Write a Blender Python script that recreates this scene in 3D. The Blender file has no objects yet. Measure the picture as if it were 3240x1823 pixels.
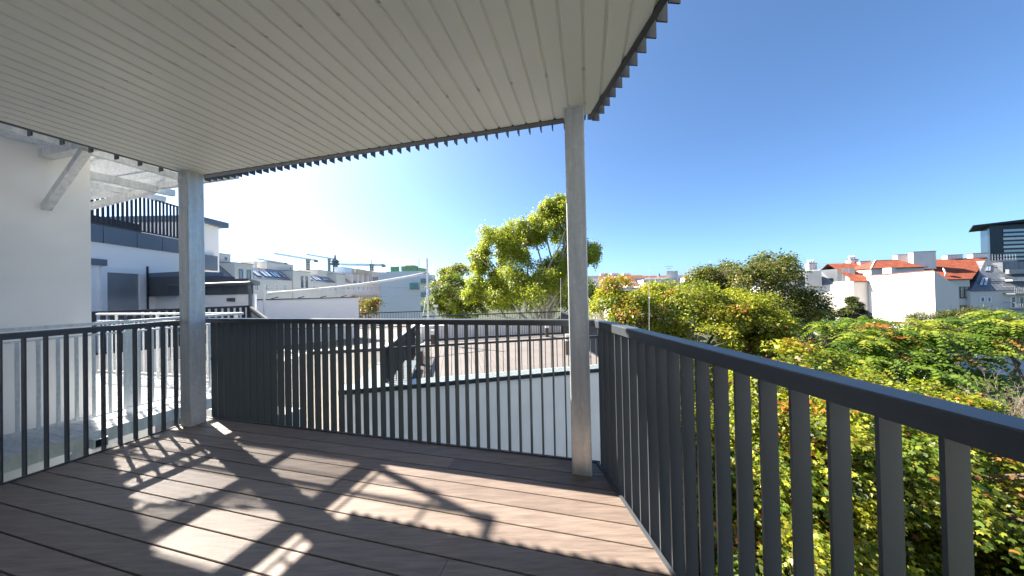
import bpy, bmesh, math, random
import numpy as np
from mathutils import Vector, Matrix

random.seed(7)
RNG = np.random.default_rng(11)
SC = bpy.context.scene
COL = SC.collection
R = math.radians

# ---------------------------------------------------------------- camera
EYE = 1.38                      # eye above the balcony deck (deck top is z = 0, courtyard z = GROUND)
FPX, PITCH, ROLL = 932.0, 0.0084, 0.0206
GROUND = -15.0
_cp, _sp, _cr, _sr = math.cos(PITCH), math.sin(PITCH), math.cos(ROLL), math.sin(ROLL)
C_F = Vector((0, _cp, _sp)); _U0 = Vector((0, -_sp, _cp)); _R0 = Vector((1, 0, 0))
C_R = _cr * _R0 - _sr * _U0
C_U = _sr * _R0 + _cr * _U0
cam_d = bpy.data.cameras.new('camera'); cam = bpy.data.objects.new('camera', cam_d); COL.objects.link(cam)
cam.matrix_world = Matrix(((C_R.x, C_U.x, -C_F.x, 0), (C_R.y, C_U.y, -C_F.y, 0), (C_R.z, C_U.z, -C_F.z, EYE), (0, 0, 0, 1)))
cam_d.sensor_fit = 'HORIZONTAL'; cam_d.sensor_width = 36.0; cam_d.lens = FPX / 3240 * 36
cam_d.clip_start = 0.05; cam_d.clip_end = 6000
SC.camera = cam

# ---------------------------------------------------------------- world and sun
SUN_AZ, SUN_EL = -57.8, 43.1    # azimuth from +Y, clockwise positive; the sun stands front-left
world = bpy.data.worlds.new('World'); SC.world = world; world.use_nodes = True
wn = world.node_tree; wn.nodes.clear()
w_out = wn.nodes.new('ShaderNodeOutputWorld'); w_bg = wn.nodes.new('ShaderNodeBackground')
sky = wn.nodes.new('ShaderNodeTexSky'); sky.sky_type = 'NISHITA'; sky.sun_disc = False
sky.sun_elevation = R(SUN_EL); sky.sun_rotation = R(SUN_AZ)
sky.altitude = 0; sky.air_density = 0.6; sky.dust_density = 1.4; sky.ozone_density = 4.8
w_bg.inputs['Strength'].default_value = 0.053
tint = wn.nodes.new('ShaderNodeMix'); tint.data_type = 'RGBA'; tint.blend_type = 'MULTIPLY'; tint.inputs[0].default_value = 1.0
tint.inputs[7].default_value = (.80, .96, 1.0, 1); wn.links.new(sky.outputs[0], tint.inputs[6]); wn.links.new(tint.outputs[2], w_bg.inputs[0]); wn.links.new(w_bg.outputs[0], w_out.inputs[0])
sun_d = bpy.data.lights.new('sun', 'SUN'); sun_d.energy = 3.6; sun_d.angle = R(0.53); sun_d.color = (1.0, 0.93, 0.82)
sun = bpy.data.objects.new('sun', sun_d); COL.objects.link(sun)
S_DIR = Vector((math.sin(R(SUN_AZ)) * math.cos(R(SUN_EL)), math.cos(R(SUN_AZ)) * math.cos(R(SUN_EL)), math.sin(R(SUN_EL))))
sun.rotation_euler = S_DIR.to_track_quat('Z', 'Y').to_euler(); sun.location = (0, 0, 60)
SC.view_settings.view_transform = 'Standard'; SC.view_settings.look = 'None'
SC.view_settings.exposure = 2.55; SC.view_settings.gamma = 1.0; SC.view_settings.use_curve_mapping = False
SC.cycles.use_denoising = True
SC.cycles.max_bounces = 12; SC.cycles.diffuse_bounces = 9; SC.cycles.transparent_max_bounces = 8
SC.cycles.sample_clamp_indirect = 6.0

# ---------------------------------------------------------------- pixels of the photograph to points
def ray(px, py):
    return (px - 1620) / FPX * C_R + (911.5 - py) / FPX * C_U + C_F
def on_z(px, py, z):
    d = ray(px, py); t = (z - EYE) / d.z
    return Vector((d.x * t, d.y * t, z))
def at_y(px, py, y):
    d = ray(px, py); t = y / d.y
    return Vector((d.x * t, y, EYE + d.z * t))
def on_wall(px, py, a, b):
    """point where the pixel's ray meets the vertical plane through plan points a and b"""
    d = ray(px, py); nx, ny = -(b[1] - a[1]), b[0] - a[0]
    t = (nx * a[0] + ny * a[1]) / (nx * d.x + ny * d.y)
    return Vector((d.x * t, d.y * t, EYE + d.z * t))

# ---------------------------------------------------------------- materials
MATS = {}
def _base(name):
    m = bpy.data.materials.new(name); m.use_nodes = True
    nt = m.node_tree; bs = nt.nodes['Principled BSDF']; MATS[name] = m
    return m, nt, bs
def N(nt, t, **kw):
    n = nt.nodes.new(t)
    for k, v in kw.items():
        if k in n.inputs.keys() if hasattr(n.inputs, 'keys') else False: n.inputs[k].default_value = v
        else: setattr(n, k, v)
    return n
def coords(nt, scale=(1, 1, 1), rot=(0, 0, 0), kind='Object'):
    tc = nt.nodes.new('ShaderNodeTexCoord'); mp = nt.nodes.new('ShaderNodeMapping')
    mp.inputs['Scale'].default_value = scale; mp.inputs['Rotation'].default_value = rot
    nt.links.new(tc.outputs[kind], mp.inputs[0]); return mp.outputs[0]
def noise(nt, vec, scale, detail=4, rough=.55):
    n = nt.nodes.new('ShaderNodeTexNoise'); n.inputs['Scale'].default_value = scale
    n.inputs['Detail'].default_value = detail; n.inputs['Roughness'].default_value = rough
    nt.links.new(vec, n.inputs['Vector']); return n.outputs[0]
def ramp(nt, fac, stops):
    r = nt.nodes.new('ShaderNodeValToRGB'); e = r.color_ramp.elements
    while len(e) > 1: e.remove(e[-1])
    e[0].position, e[0].color = stops[0][0], (*stops[0][1], 1)
    for p, c in stops[1:]:
        k = e.new(p); k.color = (*c, 1)
    nt.links.new(fac, r.inputs[0]); return r.outputs[0]
def mix(nt, a, b, fac, mode='MIX'):
    m = nt.nodes.new('ShaderNodeMix'); m.data_type = 'RGBA'; m.blend_type = mode
    for s, v in ((m.inputs[0], fac), (m.inputs[6], a), (m.inputs[7], b)):
        if hasattr(v, 'is_output'): nt.links.new(v, s)
        elif isinstance(v, (int, float)): s.default_value = v
        else: s.default_value = (*v, 1)
    return m.outputs[2]
def bump(nt, bs, h, strength=.3, dist=.01):
    b = nt.nodes.new('ShaderNodeBump'); b.inputs['Strength'].default_value = strength; b.inputs['Distance'].default_value = dist
    nt.links.new(h, b.inputs['Height']); nt.links.new(b.outputs[0], bs.inputs['Normal'])
def plain(name, c, rough=.6, metal=0.0, var=.12, scale=3.0, bmp=0.0, bscale=60, bdist=.004, rvar=0.0, spec=None):
    m, nt, bs = _base(name); v = coords(nt)
    nz = noise(nt, v, scale, 5)
    a = tuple(max(0, x * (1 - var)) for x in c); b = tuple(min(1, x * (1 + var)) for x in c)
    nt.links.new(ramp(nt, nz, [(.3, a), (.7, b)]), bs.inputs['Base Color'])
    bs.inputs['Roughness'].default_value = rough; bs.inputs['Metallic'].default_value = metal
    if spec is not None: bs.inputs['Specular IOR Level'].default_value = spec
    if rvar:
        n2 = noise(nt, v, scale * 4, 4)
        mr = nt.nodes.new('ShaderNodeMapRange'); mr.inputs[3].default_value = rough - rvar; mr.inputs[4].default_value = rough + rvar
        nt.links.new(n2, mr.inputs[0]); nt.links.new(mr.outputs[0], bs.inputs['Roughness'])
    if bmp: bump(nt, bs, noise(nt, v, bscale, 3), bmp, bdist)
    return m

TH = R(-13.8); RTH = R(-14.2)
plain('anthracite', (.060, .066, .074), .42, 0, .10, 1.5, .06, 400, .001, .05)
plain('anthracite_far', (.040, .047, .060), .8, 0, .1, .8, spec=.15)
plain('parapet_sky_sheen', (.105, .140, .195), .4, 0, .08, .8)  # dark band metal; the blue of the reflected sky is put into its colour
plain('dark_void', (.012, .012, .013), .9)
plain('soffit', (.88, .85, .765), .42, 0, .055, .9, .03, 5, .004, .05)
plain('soffit_rib', (.80, .76, .66), .45, 0, .03, 1)
plain('stucco_white', (.90, .88, .85), .9, 0, .045, 1.3, .5, 150, .004)
plain('stucco_far', (.87, .86, .85), .9, 0, .03, .3, .1, 40, .004)
plain('stucco_cream', (.90, .85, .79), .9, 0, .03, .3, .1, 40, .004)
plain('stucco_grey', (.70, .655, .59), .9, 0, .06, .15)
plain('stucco_pink', (.82, .70, .61), .9, 0, .05, .15)
plain('stucco_beige', (.62, .50, .36), .9, 0, .05, .3)
plain('stucco_blue', (.62, .67, .70), .9, 0, .06, .12)
plain('stucco_gable', (.66, .61, .565), .9, 0, .03, .15)
plain('zinc', (.20, .21, .225), .45, .3, .10, .6)
plain('zinc_dark', (.13, .14, .16), .45, .2, .12, .6)
plain('flashing', (.30, .34, .35), .4, .3, .10, 1.2)
plain('frame_white', (.80, .80, .80), .4, 0, .02)
plain('frame_brown', (.16, .07, .04), .6, 0, .1)
plain('pole_white', (.72, .72, .71), .35, .2, .05, 2)
plain('plank_wood', (.50, .26, .10), .8, 0, .25, 2)
plain('bark', (.14, .105, .075), .9, 0, .35, 6, .6, 18, .02)
plain('bark_pale', (.42, .39, .31), .85, 0, .35, 4, .3, 14, .02)
plain('twig', (.23, .17, .13), .9, 0, .3, 8)
plain('crane_grey', (.20, .19, .18), .6, 0, .1)
plain('tower_grey', (.27, .30, .35), .7, 0, .05)
plain('brown_metal', (.075, .058, .047), .5, 0, .1)
plain('lamp_head', (.78, .77, .74), .35, 0, .02)
plain('green_net', (.22, .42, .20), .7, 0, .4, 6)
plain('teal_glass', (.13, .28, .26), .2, 0, .2, 3)
plain('concrete', (.40, .39, .37), .9, 0, .12, .8)
plain('chimney', (.76, .71, .66), .9, 0, .06, 1.2)
plain('roof_cap', (.15, .05, .03), .8, 0, .2, 3)
plain('antenna', (.28, .28, .28), .5, .4, .1)
plain('awning', (.78, .77, .73), .7, 0, .04, 2)
plain('tube_inside_shade', (.02, .016, .013), .9)

def m_wood():
    m, nt, bs = _base('deck_board')
    v = coords(nt, (.9, 9, 3), (0, 0, -TH)); vf = coords(nt, (3, 160, 20), (0, 0, -TH)); vb = coords(nt)
    big = noise(nt, vb, 1.1, 3); gr = noise(nt, v, 4, 6, .65); fi = noise(nt, vf, 2.2, 4, .6)
    c = ramp(nt, gr, [(.28, (.146, .111, .090)), (.5, (.207, .160, .132)), (.74, (.268, .212, .177))])
    c = mix(nt, c, ramp(nt, fi, [(.32, (.55, .52, .50)), (.68, (1.25, 1.25, 1.25))]), .62, 'MULTIPLY')
    oi = nt.nodes.new('ShaderNodeObjectInfo')
    c = mix(nt, c, ramp(nt, oi.outputs['Random'], [(0, (.74, .72, .71)), (1, (1.16, 1.15, 1.14))]), .85, 'MULTIPLY')
    c = mix(nt, c, ramp(nt, big, [(.35, (.86, .87, .90)), (.7, (1.08, 1.06, 1.03))]), .8, 'MULTIPLY')
    sc = noise(nt, coords(nt, (1, 14, 1), (0, 0, R(25))), 6, 2)
    c = mix(nt, c, (.42, .40, .38), ramp(nt, sc, [(.78, (0, 0, 0)), (.80, (.35, .35, .35))]))
    nt.links.new(c, bs.inputs['Base Color']); bs.inputs['Specular IOR Level'].default_value = .4
    nt.links.new(ramp(nt, big, [(.3, (.46,) * 3), (.7, (.60,) * 3)]), bs.inputs['Roughness'])
    bump(nt, bs, fi, .25, .002)
m_wood()
def m_galv():
    m, nt, bs = _base('galvanised')
    v = coords(nt)
    vo = nt.nodes.new('ShaderNodeTexVoronoi'); vo.inputs['Scale'].default_value = 34; nt.links.new(v, vo.inputs['Vector'])
    st = noise(nt, coords(nt, (6, 6, .6)), 3, 5); cl = noise(nt, v, 3.5, 5, .7)
    dg = noise(nt, coords(nt, (9, 9, 1.2), (R(35), R(20), 0)), 4, 3)
    c = ramp(nt, vo.outputs['Color'], [(.2, (.63, .645, .65)), (.8, (.68, .695, .70))])
    c = mix(nt, c, ramp(nt, st, [(.35, (.80, .81, .82)), (.65, (1.1, 1.1, 1.1))]), .7, 'MULTIPLY')
    c = mix(nt, c, ramp(nt, dg, [(.56, (1, 1, 1)), (.60, (1.22, 1.22, 1.2)), (.64, (1, 1, 1))]), .7, 'MULTIPLY')
    c = mix(nt, c, (.16, .16, .15), ramp(nt, cl, [(.66, (0, 0, 0)), (.76, (.75, .75, .75))]))
    nt.links.new(c, bs.inputs['Base Color']); bs.inputs['Metallic'].default_value = .35
    nt.links.new(ramp(nt, cl, [(.3, (.30,) * 3), (.7, (.50,) * 3)]), bs.inputs['Roughness'])
m_galv()
def m_glass(name, tint=(.06, .08, .10), rough=.04):
    m, nt, bs = _base(name)
    bs.inputs['Base Color'].default_value = (*tint, 1); bs.inputs['Roughness'].default_value = rough
    bs.inputs['Specular IOR Level'].default_value = 1.0; bs.inputs['IOR'].default_value = 1.9
m_glass('window_glass'); m_glass('window_glass_grey', (.24, .27, .28), .06); plain('tower_glass', (.012, .018, .028), .25, spec=.25); m_glass('tower_glass_blue', (.03, .07, .10), .15); m_glass('skylight_glass', (.45, .52, .58), .1)
def m_stripes(name, base, line, angle, pitch, width, rough=.5, metal=0.0, jitter=.15):
    """standing seams or board joints too far away to pick apart: thin lines and a per-strip tone"""
    m, nt, bs = _base(name)
    v = coords(nt, (1, 1, 1), (0, 0, -angle)); sp = nt.nodes.new('ShaderNodeSeparateXYZ'); nt.links.new(v, sp.inputs[0])
    dv = nt.nodes.new('ShaderNodeMath'); dv.operation = 'DIVIDE'; dv.inputs[1].default_value = pitch; nt.links.new(sp.outputs[1], dv.inputs[0])
    fr = nt.nodes.new('ShaderNodeMath'); fr.operation = 'FRACT'; nt.links.new(dv.outputs[0], fr.inputs[0])
    fl = nt.nodes.new('ShaderNodeMath'); fl.operation = 'FLOOR'; nt.links.new(dv.outputs[0], fl.inputs[0])
    wh = nt.nodes.new('ShaderNodeTexWhiteNoise'); wh.noise_dimensions = '1D'; nt.links.new(fl.outputs[0], wh.inputs['W'])
    lo = tuple(x * (1 - jitter) for x in base); hi = tuple(x * (1 + jitter) for x in base)
    c = ramp(nt, wh.outputs['Value'], [(0, lo), (1, hi)])
    c = mix(nt, c, ramp(nt, noise(nt, v, 1.2, 5), [(.3, (.9, .9, .9)), (.7, (1.08, 1.08, 1.08))]), .8, 'MULTIPLY')
    c = mix(nt, line, c, ramp(nt, fr.outputs[0], [(width, (0, 0, 0)), (width + .02, (1, 1, 1))]))
    nt.links.new(c, bs.inputs['Base Color']); bs.inputs['Roughness'].default_value = rough; bs.inputs['Metallic'].default_value = metal
m_stripes('far_planks', (.16, .135, .12), (.08, .06, .05), R(75), .145, .06, .7, 0, .06)
def m_tiles():
    m, nt, bs = _base('roof_tiles')
    v = coords(nt, (1, 1, 1), (0, 0, R(14)))
    br = nt.nodes.new('ShaderNodeTexBrick'); br.inputs['Scale'].default_value = 1.0
    br.inputs['Color1'].default_value = (.30, .068, .024, 1); br.inputs['Color2'].default_value = (.22, .046, .018, 1)
    br.inputs['Mortar'].default_value = (.13, .035, .018, 1); br.inputs['Mortar Size'].default_value = .02
    br.inputs['Brick Width'].default_value = .32; br.inputs['Row Height'].default_value = .22; br.inputs['Bias'].default_value = -.2
    nt.links.new(v, br.inputs['Vector'])
    nz = noise(nt, v, 1.3, 6, .7)
    c = mix(nt, br.outputs['Color'], ramp(nt, nz, [(.35, (.55, .50, .48)), (.62, (1.1, 1.05, 1.0))]), .8, 'MULTIPLY')
    c = mix(nt, c, (.28, .14, .06), ramp(nt, noise(nt, v, 5, 2), [(.68, (0, 0, 0)), (.72, (.6, .6, .6))]))
    nt.links.new(c, bs.inputs['Base Color']); bs.inputs['Roughness'].default_value = .85
m_tiles()
def m_ground():
    m, nt, bs = _base('courtyard_ground')
    v = coords(nt); c = ramp(nt, noise(nt, v, .12, 6, .65), [(.35, (.025, .045, .012)), (.55, (.045, .05, .022)), (.7, (.075, .065, .045))])
    nt.links.new(c, bs.inputs['Base Color']); bs.inputs['Roughness'].default_value = .95
m_ground()
def m_leaf(name, trans=.45, gloss=.35):
    m, nt, bs = _base(name)
    at = nt.nodes.new('ShaderNodeAttribute'); at.attribute_name = 'Col'
    nt.links.new(at.outputs['Color'], bs.inputs['Base Color'])
    bs.inputs['Roughness'].default_value = .42; bs.inputs['Specular IOR Level'].default_value = gloss
    tr = nt.nodes.new('ShaderNodeBsdfTranslucent')
    c = mix(nt, at.outputs['Color'], (1.55, 1.65, .6), 1.0, 'MULTIPLY'); nt.links.new(c, tr.inputs['Color'])
    mx = nt.nodes.new('ShaderNodeMixShader'); mx.inputs[0].default_value = trans
    out = nt.nodes['Material Output']
    nt.links.new(bs.outputs[0], mx.inputs[1]); nt.links.new(tr.outputs[0], mx.inputs[2]); nt.links.new(mx.outputs[0], out.inputs[0])
m_leaf('leaf'); m_leaf('needle', .15, .2)

# ---------------------------------------------------------------- mesh helpers
LOC = {}
def V(*a): return Vector(a)
class MB:
    """collects faces in world coordinates"""
    def __init__(s): s.v = []; s.f = []
    def poly(s, pts):
        k = len(s.v); s.v += [tuple(p) for p in pts]; s.f.append(tuple(range(k, k + len(pts)))); return s
    def hexa(s, a, b):
        """a: four bottom points counter-clockwise from above, b: four top points"""
        k = len(s.v); n = len(a); s.v += [tuple(p) for p in a] + [tuple(p) for p in b]
        s.f.append(tuple(range(k + n - 1, k - 1, -1))); s.f.append(tuple(range(k + n, k + 2 * n)))
        for i in range(n):
            j = (i + 1) % n; s.f.append((k + i, k + j, k + n + j, k + n + i))
        return s
    def prism(s, plan, z0, z1):
        plan = ccw(plan); return s.hexa([(p[0], p[1], z0) for p in plan], [(p[0], p[1], z1) for p in plan])
    def box(s, c, ux, hx, hy, z0, z1):
        """upright box: centre in plan, unit direction of its length, half length, half width"""
        px, py = -ux[1], ux[0]
        pl = [(c[0] + sx * hx * ux[0] + sy * hy * px, c[1] + sx * hx * ux[1] + sy * hy * py) for sx, sy in ((-1, -1), (1, -1), (1, 1), (-1, 1))]
        return s.prism(pl, z0, z1)
    def bar(s, a, b, w, h, up=(0, 0, 1)):
        """straight bar of w by h section from a to b"""
        a, b = Vector(a), Vector(b); d = (b - a).normalized(); up = Vector(up)
        if abs(d.dot(up)) > .97: up = Vector((1, 0, 0))
        sx = d.cross(up).normalized() * (w / 2); sy = sx.cross(d).normalized() * (h / 2)
        q = (-sx - sy, sx - sy, sx + sy, -sx + sy)
        k = len(s.v); s.v += [tuple(a + p) for p in q] + [tuple(b + p) for p in q]
        s.f += [(k + 3, k + 2, k + 1, k), (k + 4, k + 5, k + 6, k + 7)] + [(k + i, k + (i + 1) % 4, k + 4 + (i + 1) % 4, k + 4 + i) for i in range(4)]
        return s
    def tube(s, pts, rad, n=6, cap=True):
        pts = [Vector(p) for p in pts]
        if not hasattr(rad, '__len__'): rad = [rad] * len(pts)
        k = len(s.v); ref = None
        for i, p in enumerate(pts):
            d = (pts[min(i + 1, len(pts) - 1)] - pts[max(i - 1, 0)]).normalized()
            if ref is None: ref = d.orthogonal().normalized()
            ref = (ref - d * ref.dot(d)).normalized(); o = d.cross(ref)
            for j in range(n):
                a = 2 * math.pi * j / n; s.v.append(tuple(p + (ref * math.cos(a) + o * math.sin(a)) * rad[i]))
        for i in range(len(pts) - 1):
            for j in range(n):
                a, b = k + i * n + j, k + i * n + (j + 1) % n; s.f.append((a, b, b + n, a + n))
        if cap:
            s.f.append(tuple(range(k + n - 1, k - 1, -1))); e = k + (len(pts) - 1) * n; s.f.append(tuple(range(e, e + n)))
        return s
    def build(s, name, mat, parent=None, smooth=False):
        off = LOC.get(parent.name, Vector()) if parent else Vector()
        me = bpy.data.meshes.new(name)
        me.from_pydata([(x - off.x, y - off.y, z - off.z) for x, y, z in s.v], [], s.f)
        me.materials.append(MATS[mat])
        if smooth: me.polygons.foreach_set('use_smooth', [True] * len(me.polygons))
        me.update()
        return link(name, me, parent)
def link(name, me, parent=None, loc=None, rot=None):
    o = bpy.data.objects.new(name, me); COL.objects.link(o)
    off = LOC.get(parent.name, Vector()) if parent else Vector()
    if parent: o.parent = parent
    if loc is not None: o.location = Vector(loc) - off
    if rot is not None: o.rotation_euler = rot
    LOC[o.name] = off if loc is None else Vector(loc)
    return o
def ccw(pl):
    a = sum(pl[i][0] * pl[(i + 1) % len(pl)][1] - pl[(i + 1) % len(pl)][0] * pl[i][1] for i in range(len(pl)))
    return list(pl) if a > 0 else list(reversed(pl))
def tag(o, label, cat, group=None):
    o['label'] = label; o['category'] = cat
    if group: o['group'] = group
    return o
def structure(o): o['kind'] = 'structure'; return o
def stuff(o): o['kind'] = 'stuff'; return o
def thing(name, label, cat, loc=(0, 0, 0), group=None):
    o = bpy.data.objects.new(name, None); COL.objects.link(o); o.location = loc; o.empty_display_size = .2
    LOC[o.name] = Vector(loc); return tag(o, label, cat, group)
def inside(pl, hp):
    """clip the plan polygon by half planes (nx, ny, c): keep nx*x+ny*y <= c"""
    for nx, ny, c in hp:
        out = []
        for i, p in enumerate(pl):
            q = pl[(i + 1) % len(pl)]; dp, dq = nx * p[0] + ny * p[1] - c, nx * q[0] + ny * q[1] - c
            if dp <= 0: out.append(p)
            if (dp < 0 < dq) or (dq < 0 < dp):
                t = dp / (dp - dq); out.append((p[0] + t * (q[0] - p[0]), p[1] + t * (q[1] - p[1])))
        pl = out
        if len(pl) < 3: return []
    return pl
def unit_box(w, d, h, mat, name):
    """box of w (x) by d (y) by h, origin in the middle of its base; shared by alike pieces"""
    b = MB(); b.prism([(-w / 2, -d / 2), (w / 2, -d / 2), (w / 2, d / 2), (-w / 2, d / 2)], 0, h)
    me = bpy.data.meshes.new(name); me.from_pydata(b.v, [], b.f); me.materials.append(MATS[mat]); me.update(); return me
def lerp(a, b, t): return tuple(x + (y - x) * t for x, y in zip(a, b))

# ---------------------------------------------------------------- plan of the balcony
U = (math.cos(TH), math.sin(TH)); NN = (-math.sin(TH), math.cos(TH))
def un(u, n): return (u * U[0] + n * NN[0], u * U[1] + n * NN[1])
DL = (math.cos(R(74.5)), math.sin(R(74.5)))           # left edge, going away
DR = (-.1025, .9947)                                  # right edge, going away
BACK = 2.44; FRONT = -1.15
LP, RP = (-3.72, 2.75), (.651, 2.348)                 # a point of the left and of the right edge
def edge_hp(p, d, side, off=0.0):
    nx, ny = (d[1], -d[0]) if side > 0 else (-d[1], d[0]); return (nx, ny, nx * p[0] + ny * p[1] + off)
HP_L = lambda o: edge_hp(LP, DL, -1, o)
HP_R = lambda o: edge_hp(RP, DR, 1, o)
def balcony_plan(o_left, o_back, o_right, o_front=0):
    return inside([(-9, -9), (9, -9), (9, 9), (-9, 9)], [HP_L(o_left), HP_R(o_right), (NN[0], NN[1], BACK + o_back), (-NN[0], -NN[1], -FRONT + o_front)])
def meet(p, d, n):       # where the line p + t d has the back coordinate n
    t = (n - (p[0] * NN[0] + p[1] * NN[1])) / (d[0] * NN[0] + d[1] * NN[1]); return (p[0] + t * d[0], p[1] + t * d[1])
CL, CR_ = meet(LP, DL, BACK), meet(RP, DR, BACK)
FL, FR_ = meet(LP, DL, FRONT), meet(RP, DR, FRONT)

# ---------------------------------------------------------------- the setting: ground
g = MB(); g.poly([(-3000, -2500, GROUND), (3000, -2500, GROUND), (3000, 4500, GROUND), (-3000, 4500, GROUND)])
structure(g.build('ground', 'courtyard_ground'))

# ---------------------------------------------------------------- deck
deck = thing('balcony_deck', 'brown composite plank deck of the covered balcony', 'deck', (-1.4, 1.0, 0))
MB().prism(balcony_plan(-.03, -.03, -.03), -.30, -.060).build('deck_base', 'dark_void', deck)
W = .142; hps = [HP_L(-.006), HP_R(-.006)]
JOINTS = {0: [-2.44], 1: [-1.07], 4: [-1.77], 6: [-3.3], 7: [-.713], 8: [-2.462], 11: [-1.2], 13: [-2.0]}
k = 0; n1 = BACK - .008
while n1 > FRONT + .02:
    n0 = (2.2625 - W * k) + .003
    hi = n1 if k == 0 else (2.2625 - W * (k - 1)) - .003
    n0 = max(n0, FRONT + .005)
    cuts = [-8] + sorted(JOINTS.get(k, [])) + [4]
    for a, b in zip(cuts[:-1], cuts[1:]):
        pl = inside([un(a + .001, n0), un(b - .001, n0), un(b - .001, hi), un(a + .001, hi)], hps)
        if len(pl) < 3: continue
        mb = MB(); pl = ccw(pl); cx = sum(p[0] for p in pl) / len(pl); cy = sum(p[1] for p in pl) / len(pl)
        ins = []
        for p in pl:                                           # softly rounded upper edge
            nn = p[0] * NN[0] + p[1] * NN[1]; s = .0025 if abs(nn - n0) < .004 else (-.0025 if abs(nn - hi) < .004 else 0)
            ins.append((p[0] + s * NN[0], p[1] + s * NN[1]))
        nv = len(pl)
        mb.v = [(x, y, -.024) for x, y in pl] + [(x, y, -.0025) for x, y in pl] + [(x, y, 0) for x, y in ins]
        mb.f = [tuple(range(2 * nv, 3 * nv))]
        for L in (0, 1):
            mb.f += [(L * nv + i, L * nv + (i + 1) % nv, (L + 1) * nv + (i + 1) % nv, (L + 1) * nv + i) for i in range(nv)]
        mb.build('deck_board', 'deck_board', deck)
    n1 = n0; k += 1

# ---------------------------------------------------------------- railings of flat bars set crosswise
def railing(a, b, out, z0, z1, zrail, label, group, first, pitch=.0977, slat_d=.060, slat_t=.008, off=.012, rail=True, name='balcony_railing', trim_z=(-.035, .010), mat='anthracite', slat_name='slat', drop=0.0):
    a, b = Vector((*a, 0)), Vector((*b, 0)); d = (b - a).normalized(); L = (b - a).length; o = Vector((*out, 0))
    t = thing(name, label, 'railing', (a.x, a.y, z0), group)
    rot = (0, 0, math.atan2(o.y, o.x))
    me = unit_box(slat_d, slat_t, zrail - z0, mat, slat_name)
    s = first
    while s < L - .01:
        p = a + d * s + o * (off + slat_d / 2)
        link(slat_name, me, t, (p.x, p.y, z0), rot); s += pitch
    if rail:
        p0, p1 = a + o * (off - .010), b + o * (off - .010); q0, q1 = a + o * (off + .070), b + o * (off + .070)
        mb = MB(); e = .004
        pl = [(p0.x, p0.y), (p1.x, p1.y), (q1.x, q1.y), (q0.x, q0.y)]
        cx = [(p0 + q0) / 2, (p1 + q1) / 2, (p1 + q1) / 2, (p0 + q0) / 2]
        inn = [(x + (c.x - x) * .06, y + (c.y - y) * .06) for (x, y), c in zip(pl, cx)]
        cc = [ccw(pl), ccw(inn)] if ccw(pl)[0] == pl[0] else [list(reversed(pl)), list(reversed(inn))]
        n = 4; mb.v = [(x, y, zrail) for x, y in cc[0]] + [(x, y, z1 - e) for x, y in cc[0]] + [(x, y, z1) for x, y in cc[1]]
        mb.f = [(3, 2, 1, 0), (8, 9, 10, 11)] + [(l * 4 + i, l * 4 + (i + 1) % 4, l * 4 + 4 + (i + 1) % 4, l * 4 + 4 + i) for l in (0, 1) for i in range(4)]
        mb.build('handrail', mat, t)
    if trim_z:
        mb = MB(); c = [a - o * .012, b - o * .012, b + o * .008, a + o * .008]
        mb.prism([(p.x, p.y) for p in c], trim_z[0], trim_z[1]); mb.build('bottom_rail', mat, t)
    return t
OB = NN; OL = (-DL[1], DL[0]); OR = (DR[1], -DR[0])
def shift(p, o, k): return (p[0] + o[0] * k, p[1] + o[1] * k)
def first_at(a, d, s0, pitch):  # first bar so that one bar sits at s0
    return s0 % pitch
ub = CL[0] * U[0] + CL[1] * U[1]
railing(CL, shift(CR_, U, .02), OB, -.22, 1.13, 1.082, 'dark grey railing of flat bars running between the two steel posts', 'flat bar railings round the balcony', first_at(0, 0, -1.047 - ub, .0973), .0973, slat_d=.068)
railing(shift(FL, DL, .3), shift(CL, DL, -.10), OL, -.22, 1.13, 1.082, 'dark grey flat bar railing in front of the galvanised walkway and white wall', 'flat bar railings round the balcony', .045, .0977)
Lr = math.hypot(CR_[0] - FR_[0], CR_[1] - FR_[1]); sr = (1.917 - FR_[1]) / DR[1]
railing(shift(FR_, DR, .15), shift(CR_, DR, .0), OR, -.22, 1.13, 1.075, 'dark grey flat bar railing overlooking the leafy maple trees', 'flat bar railings round the balcony', (sr - .15 + .012) % .0965, .0965)

# ---------------------------------------------------------------- steel posts
ZS = 2.744
def post(c, label, collar):
    t = thing('steel_post', label, 'post', (c[0], c[1], 0), 'galvanised posts carrying the roof')
    h = .0725; e = .006; mb = MB()
    pl = [(-h + e, -h), (h - e, -h), (h, -h + e), (h, h - e), (h - e, h), (-h + e, h), (-h, h - e), (-h, -h + e)]
    pts = [(c[0] + x * U[0] - y * U[1], c[1] + x * U[1] + y * U[0]) for x, y in pl]
    mb.prism(pts, -.02, ZS + (.0 if collar else .02)); mb.build('shaft', 'galvanised', t)
    if collar:
        mb = MB(); hh = .088; q = [(-hh, -hh), (hh, -hh), (hh, hh * .9), (-hh, hh * .9)]
        mb.prism([(c[0] + x * U[0] - y * U[1], c[1] + x * U[1] + y * U[0]) for x, y in q], ZS - .006, ZS + .012); mb.build('collar', 'soffit_rib', t)
post((-3.503, 3.228), 'galvanised square steel post between walkway railing and terrace view', False)
post((.508, 2.262), 'galvanised square steel post with beige collar beside the tree side railing', True)

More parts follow.
